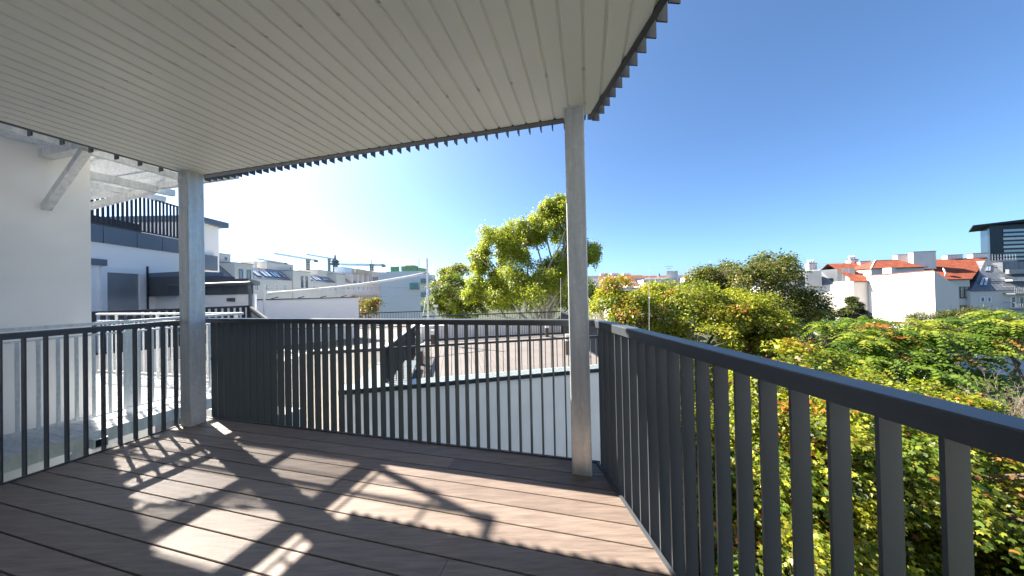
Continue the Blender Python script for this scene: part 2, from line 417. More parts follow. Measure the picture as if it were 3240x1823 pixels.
# ---------------------------------------------------------------- soffit of ribbed sheet
STH = R(-14.36); SU = (math.cos(STH), math.sin(STH)); SN = (-math.sin(STH), math.cos(STH))
sof = thing('balcony_soffit', 'cream ribbed metal soffit above the balcony', 'soffit', (-1.4, 1.0, ZS))
PITCHR = .11593; U0 = -2.5436
s_hp = [HP_L(-.004), HP_R(-.004), (NN[0], NN[1], 2.372), (-NN[0], -NN[1], -FRONT)]
def sun_(u, n): return (u * SU[0] + n * SN[0], u * SU[1] + n * SN[1])
GW, GD = .0115, .010                                             # half width and depth of a groove
def strip(mb, u0, u1, z0, z1):
    """part of the sheet between two lines, sloping from z0 to z1, clipped to the balcony"""
    if u1 - u0 < 1e-5: return
    pl = inside([sun_(u0, -6), sun_(u1, -6), sun_(u1, 6), sun_(u0, 6)], s_hp)
    if len(pl) < 3: return
    mb.poly([(x, y, z0 + (z1 - z0) * ((x * SU[0] + y * SU[1]) - u0) / (u1 - u0)) for x, y in reversed(ccw(pl))])
rib_lo = -17; rib_hi = 46
for s0 in range(rib_lo, rib_hi, 8):
    mb = MB()
    for r_ in range(s0, s0 + 8):
        c = U0 + PITCHR * r_; nx = c + PITCHR
        lap = .0012 if r_ == s0 else 0
        strip(mb, c - GW, c - GW + .006, ZS, ZS + GD); strip(mb, c - GW + .006, c + GW - .006, ZS + GD, ZS + GD); strip(mb, c + GW - .006, c + GW, ZS + GD, ZS - lap)
        strip(mb, c + GW, c + GW + .004, ZS - lap, ZS); strip(mb, c + GW + .004, nx - GW - .0006 * (r_ == s0 + 7), ZS, ZS)
    if mb.f: mb.build('soffit_sheet', 'soffit', sof)
cl = bmesh.new(); bmesh.ops.create_cone(cl, cap_ends=True, segments=8, radius1=.0075, radius2=.0055, depth=.02)
clip_me = bpy.data.meshes.new('sheet_clip'); cl.to_mesh(clip_me); cl.free(); clip_me.materials.append(MATS['soffit_rib'])
for row, par in ((1.884, 0), (1.186, 0), (.48, 0), (-.22, 0)):
    for r_ in range(rib_lo, rib_hi):
        if (r_ + (1 if row == 1.186 and False else 0)) % 2: continue
        p = sun_(U0 + PITCHR * r_, row)
        if all(a * p[0] + b * p[1] <= c - .02 for a, b, c in s_hp): link('sheet_clip', clip_me, sof, (p[0], p[1], ZS + .006))
def edge_strip(a, b, out, i0, i1, z0, z1):
    return MB().prism([shift(a, out, i0), shift(b, out, i0), shift(b, out, i1), shift(a, out, i1)], z0, z1)
edge_strip(CL, shift(CR_, U, -.03), OB, -.070, -.004, ZS - .006, ZS + .05).build('edge_trim', 'anthracite', sof)
edge_strip(FL, CL, OL, -.018, .012, ZS - .006, ZS + .05).build('edge_trim', 'anthracite', sof)
edge_strip(FR_, CR_, OR, -.018, .014, ZS - .008, ZS + .05).build('edge_trim', 'anthracite', sof)
MB().prism(balcony_plan(-.02, -.03, -.02), ZS + .05, ZS + .36).build('roof_slab', 'soffit_rib', sof)
# the railing of the balcony above, its bars reaching below the slab edge
ZU = 2.722
railing(CL, CR_, OB, ZU, 4.22, 4.17, 'railing of the balcony above whose bar ends hang past the back eave', 'flat bar railings of the balcony above', .03, .0973, off=.004, trim_z=None)
railing(shift(FL, DL, .1), shift(CL, DL, -.05), OL, ZU - .01, 4.22, 4.17, 'railing of the balcony above whose bar ends hang over the walkway side eave', 'flat bar railings of the balcony above', .03, .15, off=.02, trim_z=None)
railing(shift(FR_, DR, .1), shift(CR_, DR, .04), OR, ZU, 4.22, 4.17, 'railing of the balcony above whose bar ends step along the sky side eave', 'flat bar railings of the balcony above', .03, .0965, off=.014, trim_z=None)

# ---------------------------------------------------------------- helpers for walls and windows
def block(parent, name, plan, z0, z1, mat): return MB().prism(plan, z0, z1).build(name, mat, parent)
def window(parent, a, b, s0, s1, z0, z1, frame='frame_white', glass='window_glass', fw=.07, proud=.04, mull=0, sill=False, name='window', bar_z=None):
    """window on the wall from plan point a to b (outside is to the right of a->b), s in metres along it"""
    L = math.hypot(b[0] - a[0], b[1] - a[1]); d = ((b[0] - a[0]) / L, (b[1] - a[1]) / L); o = (d[1], -d[0])
    P = lambda s, k: (a[0] + d[0] * s + o[0] * k, a[1] + d[1] * s + o[1] * k)
    mb = MB()
    def piece(sa, sb, za, zb): mb.prism([P(sa, -.02), P(sb, -.02), P(sb, proud), P(sa, proud)], za, zb)
    piece(s0, s1, z0, z0 + fw); piece(s0, s1, z1 - fw, z1); piece(s0, s0 + fw, z0 + fw, z1 - fw); piece(s1 - fw, s1, z0 + fw, z1 - fw)
    for m_ in range(mull):
        c = s0 + (s1 - s0) * (m_ + 1) / (mull + 1); piece(c - fw * .4, c + fw * .4, z0 + fw, z1 - fw)
    if bar_z: piece(s0 + fw, s1 - fw, bar_z - fw * .3, bar_z + fw * .3)
    w = mb.build(name, frame, parent)
    MB().prism([P(s0 + fw * .5, -.03), P(s1 - fw * .5, -.03), P(s1 - fw * .5, proud * .3), P(s0 + fw * .5, proud * .3)], z0 + fw * .5, z1 - fw * .5).build('pane', glass, w)
    if sill: MB().prism([P(s0 - .04, -.01), P(s1 + .04, -.01), P(s1 + .04, proud + .06), P(s0 - .04, proud + .06)], z0 - .05, z0).build('sill', frame, w)
    return w
def slope_frame(p0, p1, p2, p3, t0, t1, q0, q1, lift=.03):
    """rectangle on the sloping quad p0 (low a) p1 (low b) p2 (high b) p3 (high a)"""
    p0, p1, p2, p3 = map(Vector, (p0, p1, p2, p3)); nrm = (p1 - p0).cross(p3 - p0).normalized()
    f = lambda t, q: (p0.lerp(p1, t)).lerp(p3.lerp(p2, t), q) + nrm * lift
    return [f(t0, q0), f(t1, q0), f(t1, q1), f(t0, q1)], nrm
def skylight(parent, quad, t0, t1, q0, q1, th=.12, frame='zinc_dark', glass='skylight_glass', shade=.12):
    lo, nrm = slope_frame(*quad, t0, t1, q0, q1, -.05); hi = [p + nrm * (th + .05) for p in lo]
    if nrm.z < 0: hi = [p - nrm * (th + .1) for p in lo]; nrm = -nrm
    w = MB().hexa(lo, hi).build('skylight', frame, parent)
    c = sum(hi, Vector()) / 4; inn = [c + (p - c) * (1 - shade) + nrm * .012 for p in hi]
    MB().poly(inn).build('pane', glass, w); return w
def slat_fence(t, a, b, z0a, z0b, z1a, z1b, pitch, width, thick, mat='anthracite_far', rail_h=.06, across=False, base=True):
    """vertical slats between a sloping or level bottom and top line, each its own part"""
    a, b = Vector((*a, 0)), Vector((*b, 0)); L = (b - a).length; d = (b - a) / L; o = Vector((d.y, -d.x, 0)); n = max(1, int(L / pitch))
    ang = math.atan2(d.y, d.x) + (math.pi / 2 if across else 0); cache = {}
    for i in range(n + 1):
        s = min(L - .01, i * pitch + .01); f = s / L; z0 = z0a + (z0b - z0a) * f; z1 = z1a + (z1b - z1a) * f
        key = round(z1 - z0, 2)
        if key not in cache: cache[key] = unit_box(width, thick, z1 - z0 - rail_h, mat, 'slat')
        p = a + d * s; link('slat', cache[key], t, (p.x, p.y, z0), (0, 0, ang))
    A, B = a + Vector((0, 0, z1a - rail_h / 2)), b + Vector((0, 0, z1b - rail_h / 2))
    MB().bar(A, B, .06, rail_h).build('top_rail', mat, t)
    if base: MB().bar(a + Vector((0, 0, z0a + .02)), b + Vector((0, 0, z0b + .02)), .05, .04).build('bottom_rail', mat, t)

# ---------------------------------------------------------------- the balcony's own house (behind the viewer)
own = thing('apartment_house', 'white rendered facade the balcony is fixed to', 'house', (-1.5, -1.5, GROUND))
fa, fb = un(-9.5, FRONT - .012), un(9, FRONT - .012)
block(own, 'wall', [un(-9.5, FRONT - .012), un(9, FRONT - .012), un(9, FRONT - 9), un(-9.5, FRONT - 9)], GROUND, 9.0, 'stucco_white')
for s in (3.3,): window(own, fb, fa, s + 4.4, s + 5.6, .05, 2.35, 'frame_white', 'window_glass', .08, .03, 1, name='terrace_door')

# ---------------------------------------------------------------- white stair house on the left with its galleries
WC = (-5.40, 3.78); WD = (.454, .891); W_NEAR = (WC[0] - WD[0] * 4.4, WC[1] - WD[1] * 4.4)
stair_house = thing('stair_house', 'white rendered house wall carrying two galvanised walkways', 'house', (-9, 2.5, GROUND))
block(stair_house, 'wall', [WC, W_NEAR, (W_NEAR[0] - 7, W_NEAR[1] + 3.4), (WC[0] - .891 * 8, WC[1] + .454 * 8)], GROUND, 6.2, 'stucco_white')

def grating(parent, polys, z, ang, pitch, depth, cross):
    mb = MB(); d = (math.cos(ang), math.sin(ang)); o = (-d[1], d[0])
    for pl in polys:
        pl = ccw(pl); hp = []
        for i, p in enumerate(pl):
            q = pl[(i + 1) % len(pl)]; e = (q[0] - p[0], q[1] - p[1]); l = math.hypot(*e); nx, ny = e[1] / l, -e[0] / l; hp.append((nx, ny, nx * p[0] + ny * p[1]))
        for dd, oo, pt, th, z0, z1 in ((d, o, pitch, .0016, z - depth, z), (o, d, cross, .0025, z - .008, z - .0015)):
            ks = [p[0] * oo[0] + p[1] * oo[1] for p in pl]; kk = math.ceil(min(ks) / pt)
            while kk * pt < max(ks):
                c = kk * pt; r_ = inside([(dd[0] * s + oo[0] * (c + w), dd[1] * s + oo[1] * (c + w)) for s, w in ((-20, -th), (20, -th), (20, th), (-20, th))], hp); kk += 1
                if len(r_) >= 3: mb.prism(r_, z0, z1)
        for i, p in enumerate(pl): mb.bar((p[0], p[1], z - depth / 2), (*pl[(i + 1) % len(pl)], z - depth / 2), .006, depth)
    return stuff(mb.build('grating', 'galvanised', parent))
def gal_railing(label, a, b, zf, ztop, group, bars=.12, post_at=(), first=.05):
    t = thing('walkway_railing', label, 'railing', (a[0], a[1], zf), group)
    A, B = Vector((*a, 0)), Vector((*b, 0)); L = (B - A).length; d = (B - A) / L; ang = math.atan2(d.y, d.x)
    for nm, z, h, w in (('handrail', ztop - .018, .036, .04), ('mid_rail', ztop - (.15 if bars else .45), .022, .012), ('bottom_rail', zf + .07, .022, .012)):
        MB().bar(A + V(0, 0, z), B + V(0, 0, z), w, h).build(nm, 'galvanised', t)
    me = unit_box(.026, .010, ztop - .16 - zf - .075, 'galvanised', 'bar'); s = first
    while bars and s < L:
        p = A + d * s; link('bar', me, t, (p.x, p.y, zf + .075), (0, 0, ang)); s += bars
    me = unit_box(.06, .012, ztop - .03 - zf, 'galvanised', 'post')
    for s in post_at:
        p = A + d * s + V(-d.y, d.x, 0) * .02; link('post', me, t, (p.x, p.y, zf), (0, 0, ang))
    return t
OUT = (.970, -.243)       # outwards from the wall
def gallery(label, z, outer, corner, far_l, railings, struts):
    t = thing('walkway', label, 'walkway', (-5, 3, z), 'galvanised grating walkways on the stair house')
    near_y = 1.3; wn_ = (WC[0] - WD[0] * 2.78, WC[1] - WD[1] * 2.78)
    od = DL; on_ = lambda y: (outer[0] + od[0] / od[1] * (y - outer[1]), y)
    w_in = [shift(WC, (.891, -.454), .012), shift(wn_, (.891, -.454), .012)]
    p1 = [w_in[1], on_(near_y), on_(WC[1] - .06), w_in[0]]
    p2 = [(WC[0] + .012, WC[1] + .02), on_(WC[1] - .05), corner, far_l, (far_l[0] - .1, far_l[1] - .42)]
    if z > 1:
        i0, i1 = (-5.36, 1.3), (-4.86, 4.02)
        grating(t, [[w_in[1], i0, i1, w_in[0]]], z, R(74.5), .034, .024, .05)
        grating(t, [[i0, on_(near_y), on_(WC[1] - .06), i1]], z, TH, .036, .024, .050)
        grating(t, [p2], z, TH, .040, .055, .045)
    else: grating(t, [p1, p2], z, R(74.5), .034, .030, .10)
    zb = z - .035
    e0, e1 = on_(near_y), corner
    MB().bar((*e0, zb - .05), (*e1, zb - .05), .008, .13).bar((e0[0] - .02, e0[1], zb - .112), (e1[0] - .02, e1[1], zb - .112), .05, .007).build('edge_beam', 'galvanised', t)
    f0, f1 = shift(corner, (0, 0), 0), far_l
    MB().bar((*f0, zb - .05), (*f1, zb - .05), .008, .13).build('edge_beam', 'galvanised', t)
    for k, (px, py) in enumerate(struts):              # arm on the wall with a raking strut
        wl = (px, py); end = shift(wl, OUT, .97 if z < 1 else 1.30)
        a0, a1 = Vector((*wl, zb - .085)), Vector((*end, zb - .085))
        mb = MB(); h = .045; th = .005; o = Vector((-OUT[1], OUT[0], 0))
        for s in (-1, 1): mb.bar(a0 + o * s * h, a1 + o * s * h, th, .1); mb.bar(a0 + V(0, 0, s * h), a1 + V(0, 0, s * h), .085, th)
        mb.build('arm', 'galvanised', t)
        MB().bar(a0, a0 + (a1 - a0) * .97, .082, .086).build('arm_shade_core', 'tube_inside_shade', t)  # black filling painted as the shade inside the hollow tube
        b0 = a0 + (a1 - a0) * (.70 if z < 1 else .62) - V(0, 0, .05); b1 = Vector((*wl, zb - .73))
        MB().bar(b0, b1, .07, .07).build('strut', 'galvanised', t)
    return t
low = gallery('lower grating walkway level with the balcony deck', -.10, (-4.51, 3.98), (-4.24, 5.03), (-8.2, 5.85), None, [(-5.545, 3.53), (-6.15, 2.34)])
upg = gallery('upper grating walkway passing beneath the eaves of the balcony roof', 3.24, (-4.0, 4.27), (-4.0, 4.27), (-8.2, 5.30), None, [(-5.555, 3.51), (-6.15, 2.34)])
gallery('bottom grating walkway one storey under the balcony deck', -3.45, (-4.51, 3.98), (-4.24, 5.03), (-8.2, 5.85), None, [(-5.545, 3.53), (-6.15, 2.34)])
# members seen from below under the upper landing
MB().bar((-5.86, 3.95, 3.10), (-5.56, 4.86, 3.10), .09, .10).build('edge_beam', 'galvanised', upg)
MB().bar((-5.06, 2.75, 3.13), (-4.80, 4.42, 3.13), .05, .08).build('edge_beam', 'galvanised', upg)
MB().bar((-6.6, 4.0, 3.12), (-6.1, 5.2, 3.12), .08, .08).build('edge_beam', 'galvanised', upg)
MB().bar((-5.62, 4.62, 3.07), (-7.2, 4.82, 2.83), .08, .08).build('strut', 'galvanised', upg)
MB().bar((-5.5, 4.64, 3.14), (-3.98, 4.275, 3.14), .07, .08).build('arm', 'galvanised', upg)
KD = (math.cos(R(74)), math.sin(R(74))); K0 = (-5.21, 2.99); kp = lambda t_: (K0[0] + KD[0] * t_, K0[1] + KD[1] * t_)
gal_railing('galvanised railing inset along the lower walkway in front of the white wall', kp(-1.75), kp(2.14), -.10, 1.10, 'galvanised walkway railings', .122, (.4, 2.62), .015)
gal_railing('sunlit galvanised railing across the far end of the lower landing', (-8.2, 5.82), kp(2.14), -.10, 1.10, 'galvanised walkway railings', .122, (.5, 1.6, 2.7, 3.5))
gal_railing('galvanised railing along the outer edge of the upper walkway', (-4.76, 1.5), (-4.02, 4.25), 3.24, 4.30, 'galvanised walkway railings', None, (.5, 1.8, 2.8))
gal_railing('galvanised railing across the far end of the upper landing', (-8.2, 5.27), (-4.02, 4.25), 3.24, 4.30, 'galvanised walkway railings', None, (1.0, 2.6, 4.0))
# junction box under the lower landing
jb = MB(); c = on_wall(538, 1338, (-4.9, 5.2), (-4.0, 5.0)); jb.box((c.x, c.y), (1, 0), .16, .1, c.z - .22, c.z + .1); tag(jb.build('junction_box', 'zinc_dark'), 'grey box fixed under the lower landing beside the steel post', 'box')
low_wall = thing('plinth_wall', 'white rendered wall under the lower landing', 'wall', (-6, 6.1, GROUND)); block(low_wall, 'wall', [(-9.5, 6.35), (-4.1, 5.25), (-4.0, 5.55), (-9.4, 6.7)], GROUND, -.75, 'stucco_white')

# ---------------------------------------------------------------- neighbour house with roof terrace
HB0, HB1 = (-12.68, 6.0), (-14.1, 14.2)
nh = thing('neighbour_house', 'white house with dark parapet band and roof terrace beyond the walkway', 'house', (-18, 10, GROUND))
block(nh, 'wall', [HB0, HB1, (-24, 15.5), (-23, 6)], GROUND, 3.22, 'stucco_far')
hb = lambda y: (HB0[0] + (HB1[0] - HB0[0]) * (y - HB0[1]) / (HB1[1] - HB0[1]), y)
ys = [6.0, 7.6, 9.55, 10.55, 11.45, 12.25, 12.98]
for y0, y1 in zip(ys[:-1], ys[1:]):
    a, b = hb(y0 + .012), hb(y1 - .012); block(nh, 'fascia_panel', [a, b, (b[0] + .06, b[1]), (a[0] + .06, a[1])], 3.20, 3.76, 'parapet_sky_sheen')
block(nh, 'terrace_floor', [hb(6.0), hb(12.98), (-23, 12.9), (-23, 6)], 3.22, 3.70, 'concrete')
block(nh, 'stair_head', [hb(12.98), HB1, (-19.5, 15.0), (-19.5, 12.98)], 3.22, 4.72, 'stucco_far')
cp_ = [(hb(12.85)[0] + .12, 12.85), (HB1[0] + .28, 14.42), (-19.6, 15.2), (-19.6, 12.8)]
block(nh, 'coping', cp_, 4.72, 4.97, 'parapet_sky_sheen')
a, b = hb(13.2), hb(13.92); block(nh, 'shutter_box', [a, b, (b[0] + .16, b[1]), (a[0] + .16, a[1])], 2.6, 3.28, 'parapet_sky_sheen')
nf = thing('terrace_fence', 'tall dark slatted fence on the white house above its parapet band', 'fence', (*hb(9), 3.72), 'dark slatted terrace fences')
slat_fence(nf, (hb(6.2)[0] + .03, 6.2), (hb(12.95)[0] + .03, 12.95), 3.80, 3.80, 5.14, 5.14, .142, .085, .010, rail_h=.05)
pf = MB().prism([(-15.3, 6.3), (-16.3, 13.0), (-16.4, 13.0), (-15.4, 6.3)], 3.7, 4.62); tag(pf.build('privacy_screen', 'anthracite_far'), 'dark solid screen standing behind the tall slatted terrace fence', 'screen')
L_ = math.hypot(HB1[0] - HB0[0], HB1[1] - HB0[1]); sy = lambda y: (y - HB0[1]) / (HB1[1] - HB0[1]) * L_
window(nh, HB0, HB1, sy(9.47), sy(10.78), -.2, 2.42, 'frame_white', 'window_glass_grey', .17, .06, 0, name='terrace_door')
a, b = hb(9.0), hb(9.62); block(nh, 'shutter_box', [a, b, (b[0] + .10, b[1]), (a[0] + .10, a[1])], 2.46, 2.66, 'parapet_sky_sheen')
a, b = hb(10.90), hb(10.94); block(nh, 'downpipe', [a, b, (b[0] + .05, b[1]), (a[0] + .05, a[1])], -.2, 2.55, 'anthracite_far')
# lower wing with gutter
wa, wb = (-13.55, 11.2), (-8.79, 10.0); wd_ = (.9696, -.2448); wo = (-.2448, -.9696)
wing = thing('house_wing', 'low white house wing with black gutter and panelled fascia', 'house', (-11, 11, GROUND))
block(wing, 'wall', [wa, wb, (-10.7, 12.35), (-13.2, 13.0)], GROUND, 1.44, 'stucco_far')
for i in range(7):
    s0, s1 = i * .70 + .008, (i + 1) * .70 - .008; p, q = shift(wa, wd_, s0), shift(wa, wd_, s1)
    block(wing, 'fascia_panel', [shift(p, wo, .05), shift(q, wo, .05), shift(q, wo, -.02), shift(p, wo, -.02)], 1.44, 1.82, 'anthracite')
block(wing, 'roof', [shift(wa, wo, .16), shift(wb, wo, .16), (-10.6, 12.4), (-13.2, 13.1)], 1.82, 1.97, 'anthracite')
gp0, gp1 = shift(shift(wa, wd_, 1.2), wo, .22), shift(shift(wb, wd_, .2), wo, .22)
MB().tube([(*gp0, 1.80), (*gp1, 1.80)], .065, 8).build('gutter', 'anthracite', wing)
for s in (1.9, 3.3, 4.5):
    p = shift(shift(wa, wd_, s), wo, .15); MB().bar((p[0], p[1], 1.74), (p[0], p[1], 1.90), .02, .03).build('gutter_bracket', 'anthracite', wing)
p = shift(shift(wb, wd_, .06), wo, .18); MB().tube([(p[0], p[1], 1.78), (p[0] + .05, p[1] - .02, 1.62), (p[0] - .04, p[1] + .1, 1.45), (p[0] - .04, p[1] + .1, -2)], .045, 6).build('downpipe', 'zinc_dark', wing)
q0, q1 = shift(shift(wa, wo, .25), wd_, -.1), shift(shift(wa, wd_, 2.6), wo, .25)
block(wing, 'roof_step', [q0, q1, shift(q1, wo, -1.2), shift(q0, wo, -1.2)], 1.44, 2.14, 'anthracite'); q1 = shift(q1, wd_, -.28)
block(wing, 'roof_step', [q0, q1, shift(q1, wo, -1.0), shift(q0, wo, -1.0)], 2.14, 2.30, 'parapet_sky_sheen')
p = shift(shift(wa, wd_, 3.95), wo, .03); MB().box(p, wd_, .13, .06, 1.20, 1.32).build('wall_vent', 'anthracite', wing)  # small dark vent on the wing wall, gives no light
# fence of the neighbour terrace
fn = thing('terrace_fence', 'dark slatted fence on a beige wall right behind the lower landing', 'fence', (-10, 8, 0), 'dark slatted terrace fences')
slat_fence(fn, (-11.4, 6.3), (-8.6, 9.62), -.02, -.02, 1.07, 1.07, .14, .085, .02)
fs = thing('terrace_fence', 'dark slatted fence sloping down beside the low white wing', 'fence', (-7, 8, 0), 'dark slatted terrace fences')
slat_fence(fs, (-8.58, 9.62), (-5.85, 7.05), -.02, -.3, 1.07, .82, .11, .085, .02)
bw = thing('plinth_wall', 'beige rendered wall carrying the slatted fence behind the landing', 'wall', (-9, 8, GROUND))
block(bw, 'wall', [(-11.45, 6.35), (-8.6, 9.68), (-9.0, 10.0), (-11.9, 6.7)], GROUND, -.03, 'stucco_cream')
block(bw, 'wall', [(-8.56, 9.60), (-5.85, 7.02), (-6.0, 8.7), (-8.4, 9.9)], GROUND, -.32, 'stucco_cream')

# ---------------------------------------------------------------- terraces in the middle distance
ZT = -.95
CT = [(-3.61, 6.18), (1.44, 7.32), (3.4, 7.76), (3.0, 15.85), (-4.45, 14.2)]
terr = thing('roof_terrace', 'white block with a sunny plank roof terrace below the balcony', 'terrace', (0, 10, GROUND))
block(terr, 'wall', CT, GROUND, ZT, 'stucco_white')
FD = (.9755, .2202)        # along the terrace front
terr_top = [shift(CT[0], (0, 1), .25), shift(CT[1], (0, 1), .25), shift(CT[2], (-.3, .25), 1), shift(CT[3], (-.3, -.3), 1), shift(CT[4], (.2, -.2), 1)]
# planks run away from the balcony, each its own piece
ta, tb_ = (-.44, .898), None
tdir = (math.cos(R(101)), math.sin(R(101))); tper = (tdir[1], -tdir[0])
thp = []
tp_ = ccw(terr_top)
for i, p in enumerate(tp_):
    q = tp_[(i + 1) % len(tp_)]; e = (q[0] - p[0], q[1] - p[1]); l = math.hypot(*e); nx, ny = e[1] / l, -e[0] / l; thp.append((nx, ny, nx * p[0] + ny * p[1]))
plain('terrace_plank', (.150, .130, .120), .75, 0, .10, 1.2)
ks = [p[0] * tper[0] + p[1] * tper[1] for p in tp_]; kk = math.floor(min(ks) / .145)
while kk * .145 < max(ks):
    c0, c1 = kk * .145 + .004, kk * .145 + .141; kk += 1
    pl = inside([(tper[0] * c + tdir[0] * s, tper[1] * c + tdir[1] * s) for c, s in ((c0, -40), (c1, -40), (c1, 40), (c0, 40))], thp)
    if len(pl) >= 3: MB().prism(pl, ZT + .004, ZT + .03).build('terrace_board', 'terrace_plank', terr)
def coping(parent, a, b, w, z0, z1, mat='flashing', over=.05):
    l = math.hypot(b[0] - a[0], b[1] - a[1]); d = ((b[0] - a[0]) / l, (b[1] - a[1]) / l); o = (d[1], -d[0])
    p = [shift(a, o, over), shift(b, o, over), shift(b, o, over - w), shift(a, o, over - w)]
    MB().prism(p, z0 + .06, z1).build('coping', mat, parent)
    MB().prism([shift(a, o, over + .004), shift(b, o, over + .004), shift(b, o, over - .02), shift(a, o, over - .02)], z0, z1 - .012).build('coping_edge', 'anthracite_far', parent)
block(terr, 'parapet', [CT[0], CT[1], CT[2], shift(CT[2], (-.05, .28), 1), shift(CT[1], (0, 1), .28), shift(CT[0], (.15, .35), 1)], ZT, -.70, 'stucco_white')
coping(terr, shift(CT[0], FD, -.05), CT[1], .40, -.72, -.62); coping(terr, CT[1], CT[2], .40, -.722, -.622)
block(terr, 'flashing_wedge', [shift(CT[0], FD, .1), shift(CT[0], FD, 1.3), (-2.9, 8.9), (-4.02, 8.9)], -.75, -.66, 'flashing')
block(terr, 'parapet', [shift(CT[4], (0, 1), -.1), shift(CT[3], (-.1, -.1), 1), shift(CT[3], (-.1, .12), 1), shift(CT[4], (0, 1), .12)], ZT, -.24, 'stucco_far')
fpts = (shift(CT[0], (.62, .48), 1), shift(CT[2], (-.15, .22), 1))
ft = thing('terrace_railing', 'thin dark bar railing along the front coping of the plank terrace', 'railing', (*fpts[0], -.62), 'thin bar railings of the terraces')
slat_fence(ft, *fpts, -.60, -.60, .15, .15, .155, .012, .03, across=False, rail_h=.045, base=False)
fr = thing('terrace_railing', 'thin dark bar railing before the white parapet at the far terrace end', 'railing', (-4.3, 14, ZT), 'thin bar railings of the terraces')
slat_fence(fr, (-4.3, 14.05), (2.5, 15.5), ZT + .03, ZT + .03, .25, .25, .125, .012, .03, rail_h=.05)
fsd = thing('terrace_fence', 'dark fence side closing the far right corner of the plank terrace', 'fence', (2.7, 12, ZT), 'dark slatted terrace fences')
slat_fence(fsd, (2.55, 15.5), (2.95, 8.3), ZT + .03, ZT + .03, .25, .20, .12, .06, .015, across=True)
dv = thing('terrace_fence', 'dark divider fence with top rail painted as sunlit running away between two terraces', 'fence', (-3, 8, ZT), 'dark slatted terrace fences')
slat_fence(dv, (-2.86, 6.60), (-3.66, 11.0), -.62, ZT, .15, .15, .13, .05, .012, across=True)
A_, B_ = V(-2.86, 6.60, .175), V(-3.66, 11.0, .175); MB().bar(A_, B_, .09, .03).build('sunlit_cap', 'pole_white', dv)  # white cap stands for sunlight on the dark top rail
# left terrace behind the cream wall
LW0, LW1 = (-9.6, 8.12), (-4.10, 9.10)
lt = thing('roof_terrace', 'cream walled lower terrace left of the dark divider fence', 'terrace', (-7, 10, GROUND))
block(lt, 'wall', [LW0, LW1, (-4.4, 13.9), (-5.6, 18.3), (-9.3, 16.9)], GROUND, -.62, 'stucco_cream')
coping(lt, shift(LW0, (.984, .176), .9), LW1, .3, -.40, -.30)
block(lt, 'parapet', [LW0, LW1, shift(LW1, (-.17, .98), .2), shift(LW0, (-.17, .98), .2)], -.62, -.36, 'stucco_cream')
block(lt, 'floor', [shift(LW0, (-.17, .98), .21), shift(LW1, (-.17, .98), .21), (-4.6, 13.8), (-5.7, 18.1), (-9.2, 16.8)], -.62, -.50, 'far_planks')
lr = thing('terrace_railing', 'thin bar railing standing on the cream wall of the lower terrace', 'railing', (*LW0, -.3), 'thin bar railings of the terraces')
slat_fence(lr, shift(LW0, (.1, .06), 1), shift(LW1, (-.05, .06), 1), -.29, -.29, .40, .40, .16, .012, .03, mat='zinc', rail_h=.04, base=False)
fl = thing('terrace_railing', 'thin dark bar railing in front of the pale blue gable', 'railing', (-8, 16, -.5), 'thin bar railings of the terraces')
slat_fence(fl, (-8.35, 15.8), (-4.75, 16.6), -.49, -.49, .34, .34, .14, .014, .03, rail_h=.05)
wl = thing('garden_wall', 'long white rendered wall with thin dark coping under the awning', 'wall', (-8, 11.5, GROUND))
WA, WB = (-9.1, 10.5), (-6.57, 12.6)
block(wl, 'wall', [WA, WB, (-6.75, 12.8), (-9.28, 10.7)], GROUND, 1.215, 'stucco_far'); block(wl, 'coping', [shift(WA, (.6, -.8), .05), shift(WB, (.6, -.8), .05), shift(WB, (-.6, .8), .28), shift(WA, (-.6, .8), .28)], 1.215, 1.25, 'anthracite_far')
for t_ in (.12, .36, .58, .80):
    p = lerp(WA, WB, t_); MB().bar((p[0], p[1], 1.26), (p[0] + .18, p[1] + .10, 1.31), .03, .03).build('clamp', 'anthracite_far', wl)

# awning between two masts
aw = thing('rolled_awning', 'pale rolled awning slung between two thin steel masts', 'awning', (-6, 11, -.5))
ma, mb_ = at_y(836, 903, 9.6), at_y(1351, 817, 13.3)
MB().tube([(ma.x, ma.y, -.6), (ma.x, ma.y, ma.z)], .035, 8).build('mast', 'pole_white', aw)
MB().tube([(mb_.x, mb_.y, ZT), (mb_.x, mb_.y, mb_.z)], .045, 8).build('mast', 'pole_white', aw)
p, q = at_y(846, 929, 9.7), at_y(1338, 867, 13.15)
MB().tube([p.lerp(q, i / 8) - V(0, 0, .10 * math.sin(math.pi * i / 8)) for i in range(9)], [.05] + [.045] * 7 + [.06], 8).build('rolled_cloth', 'awning', aw, True)
MB().tube([q, (mb_.x, mb_.y, q.z + .12)], .03, 6).build('winch', 'antenna', aw)
for dz in (.0, -.35): MB().tube([(ma.x, ma.y, ma.z - .1 + dz), (mb_.x, mb_.y, .9 + ma.z * .4 + dz)], .005, 4).build('guy_wire', 'antenna', aw)
MB().tube([(mb_.x + .02, mb_.y, q.z - .6), at_y(1338, 1000, 12.6)], .022, 6).build('brace', 'pole_white', aw)

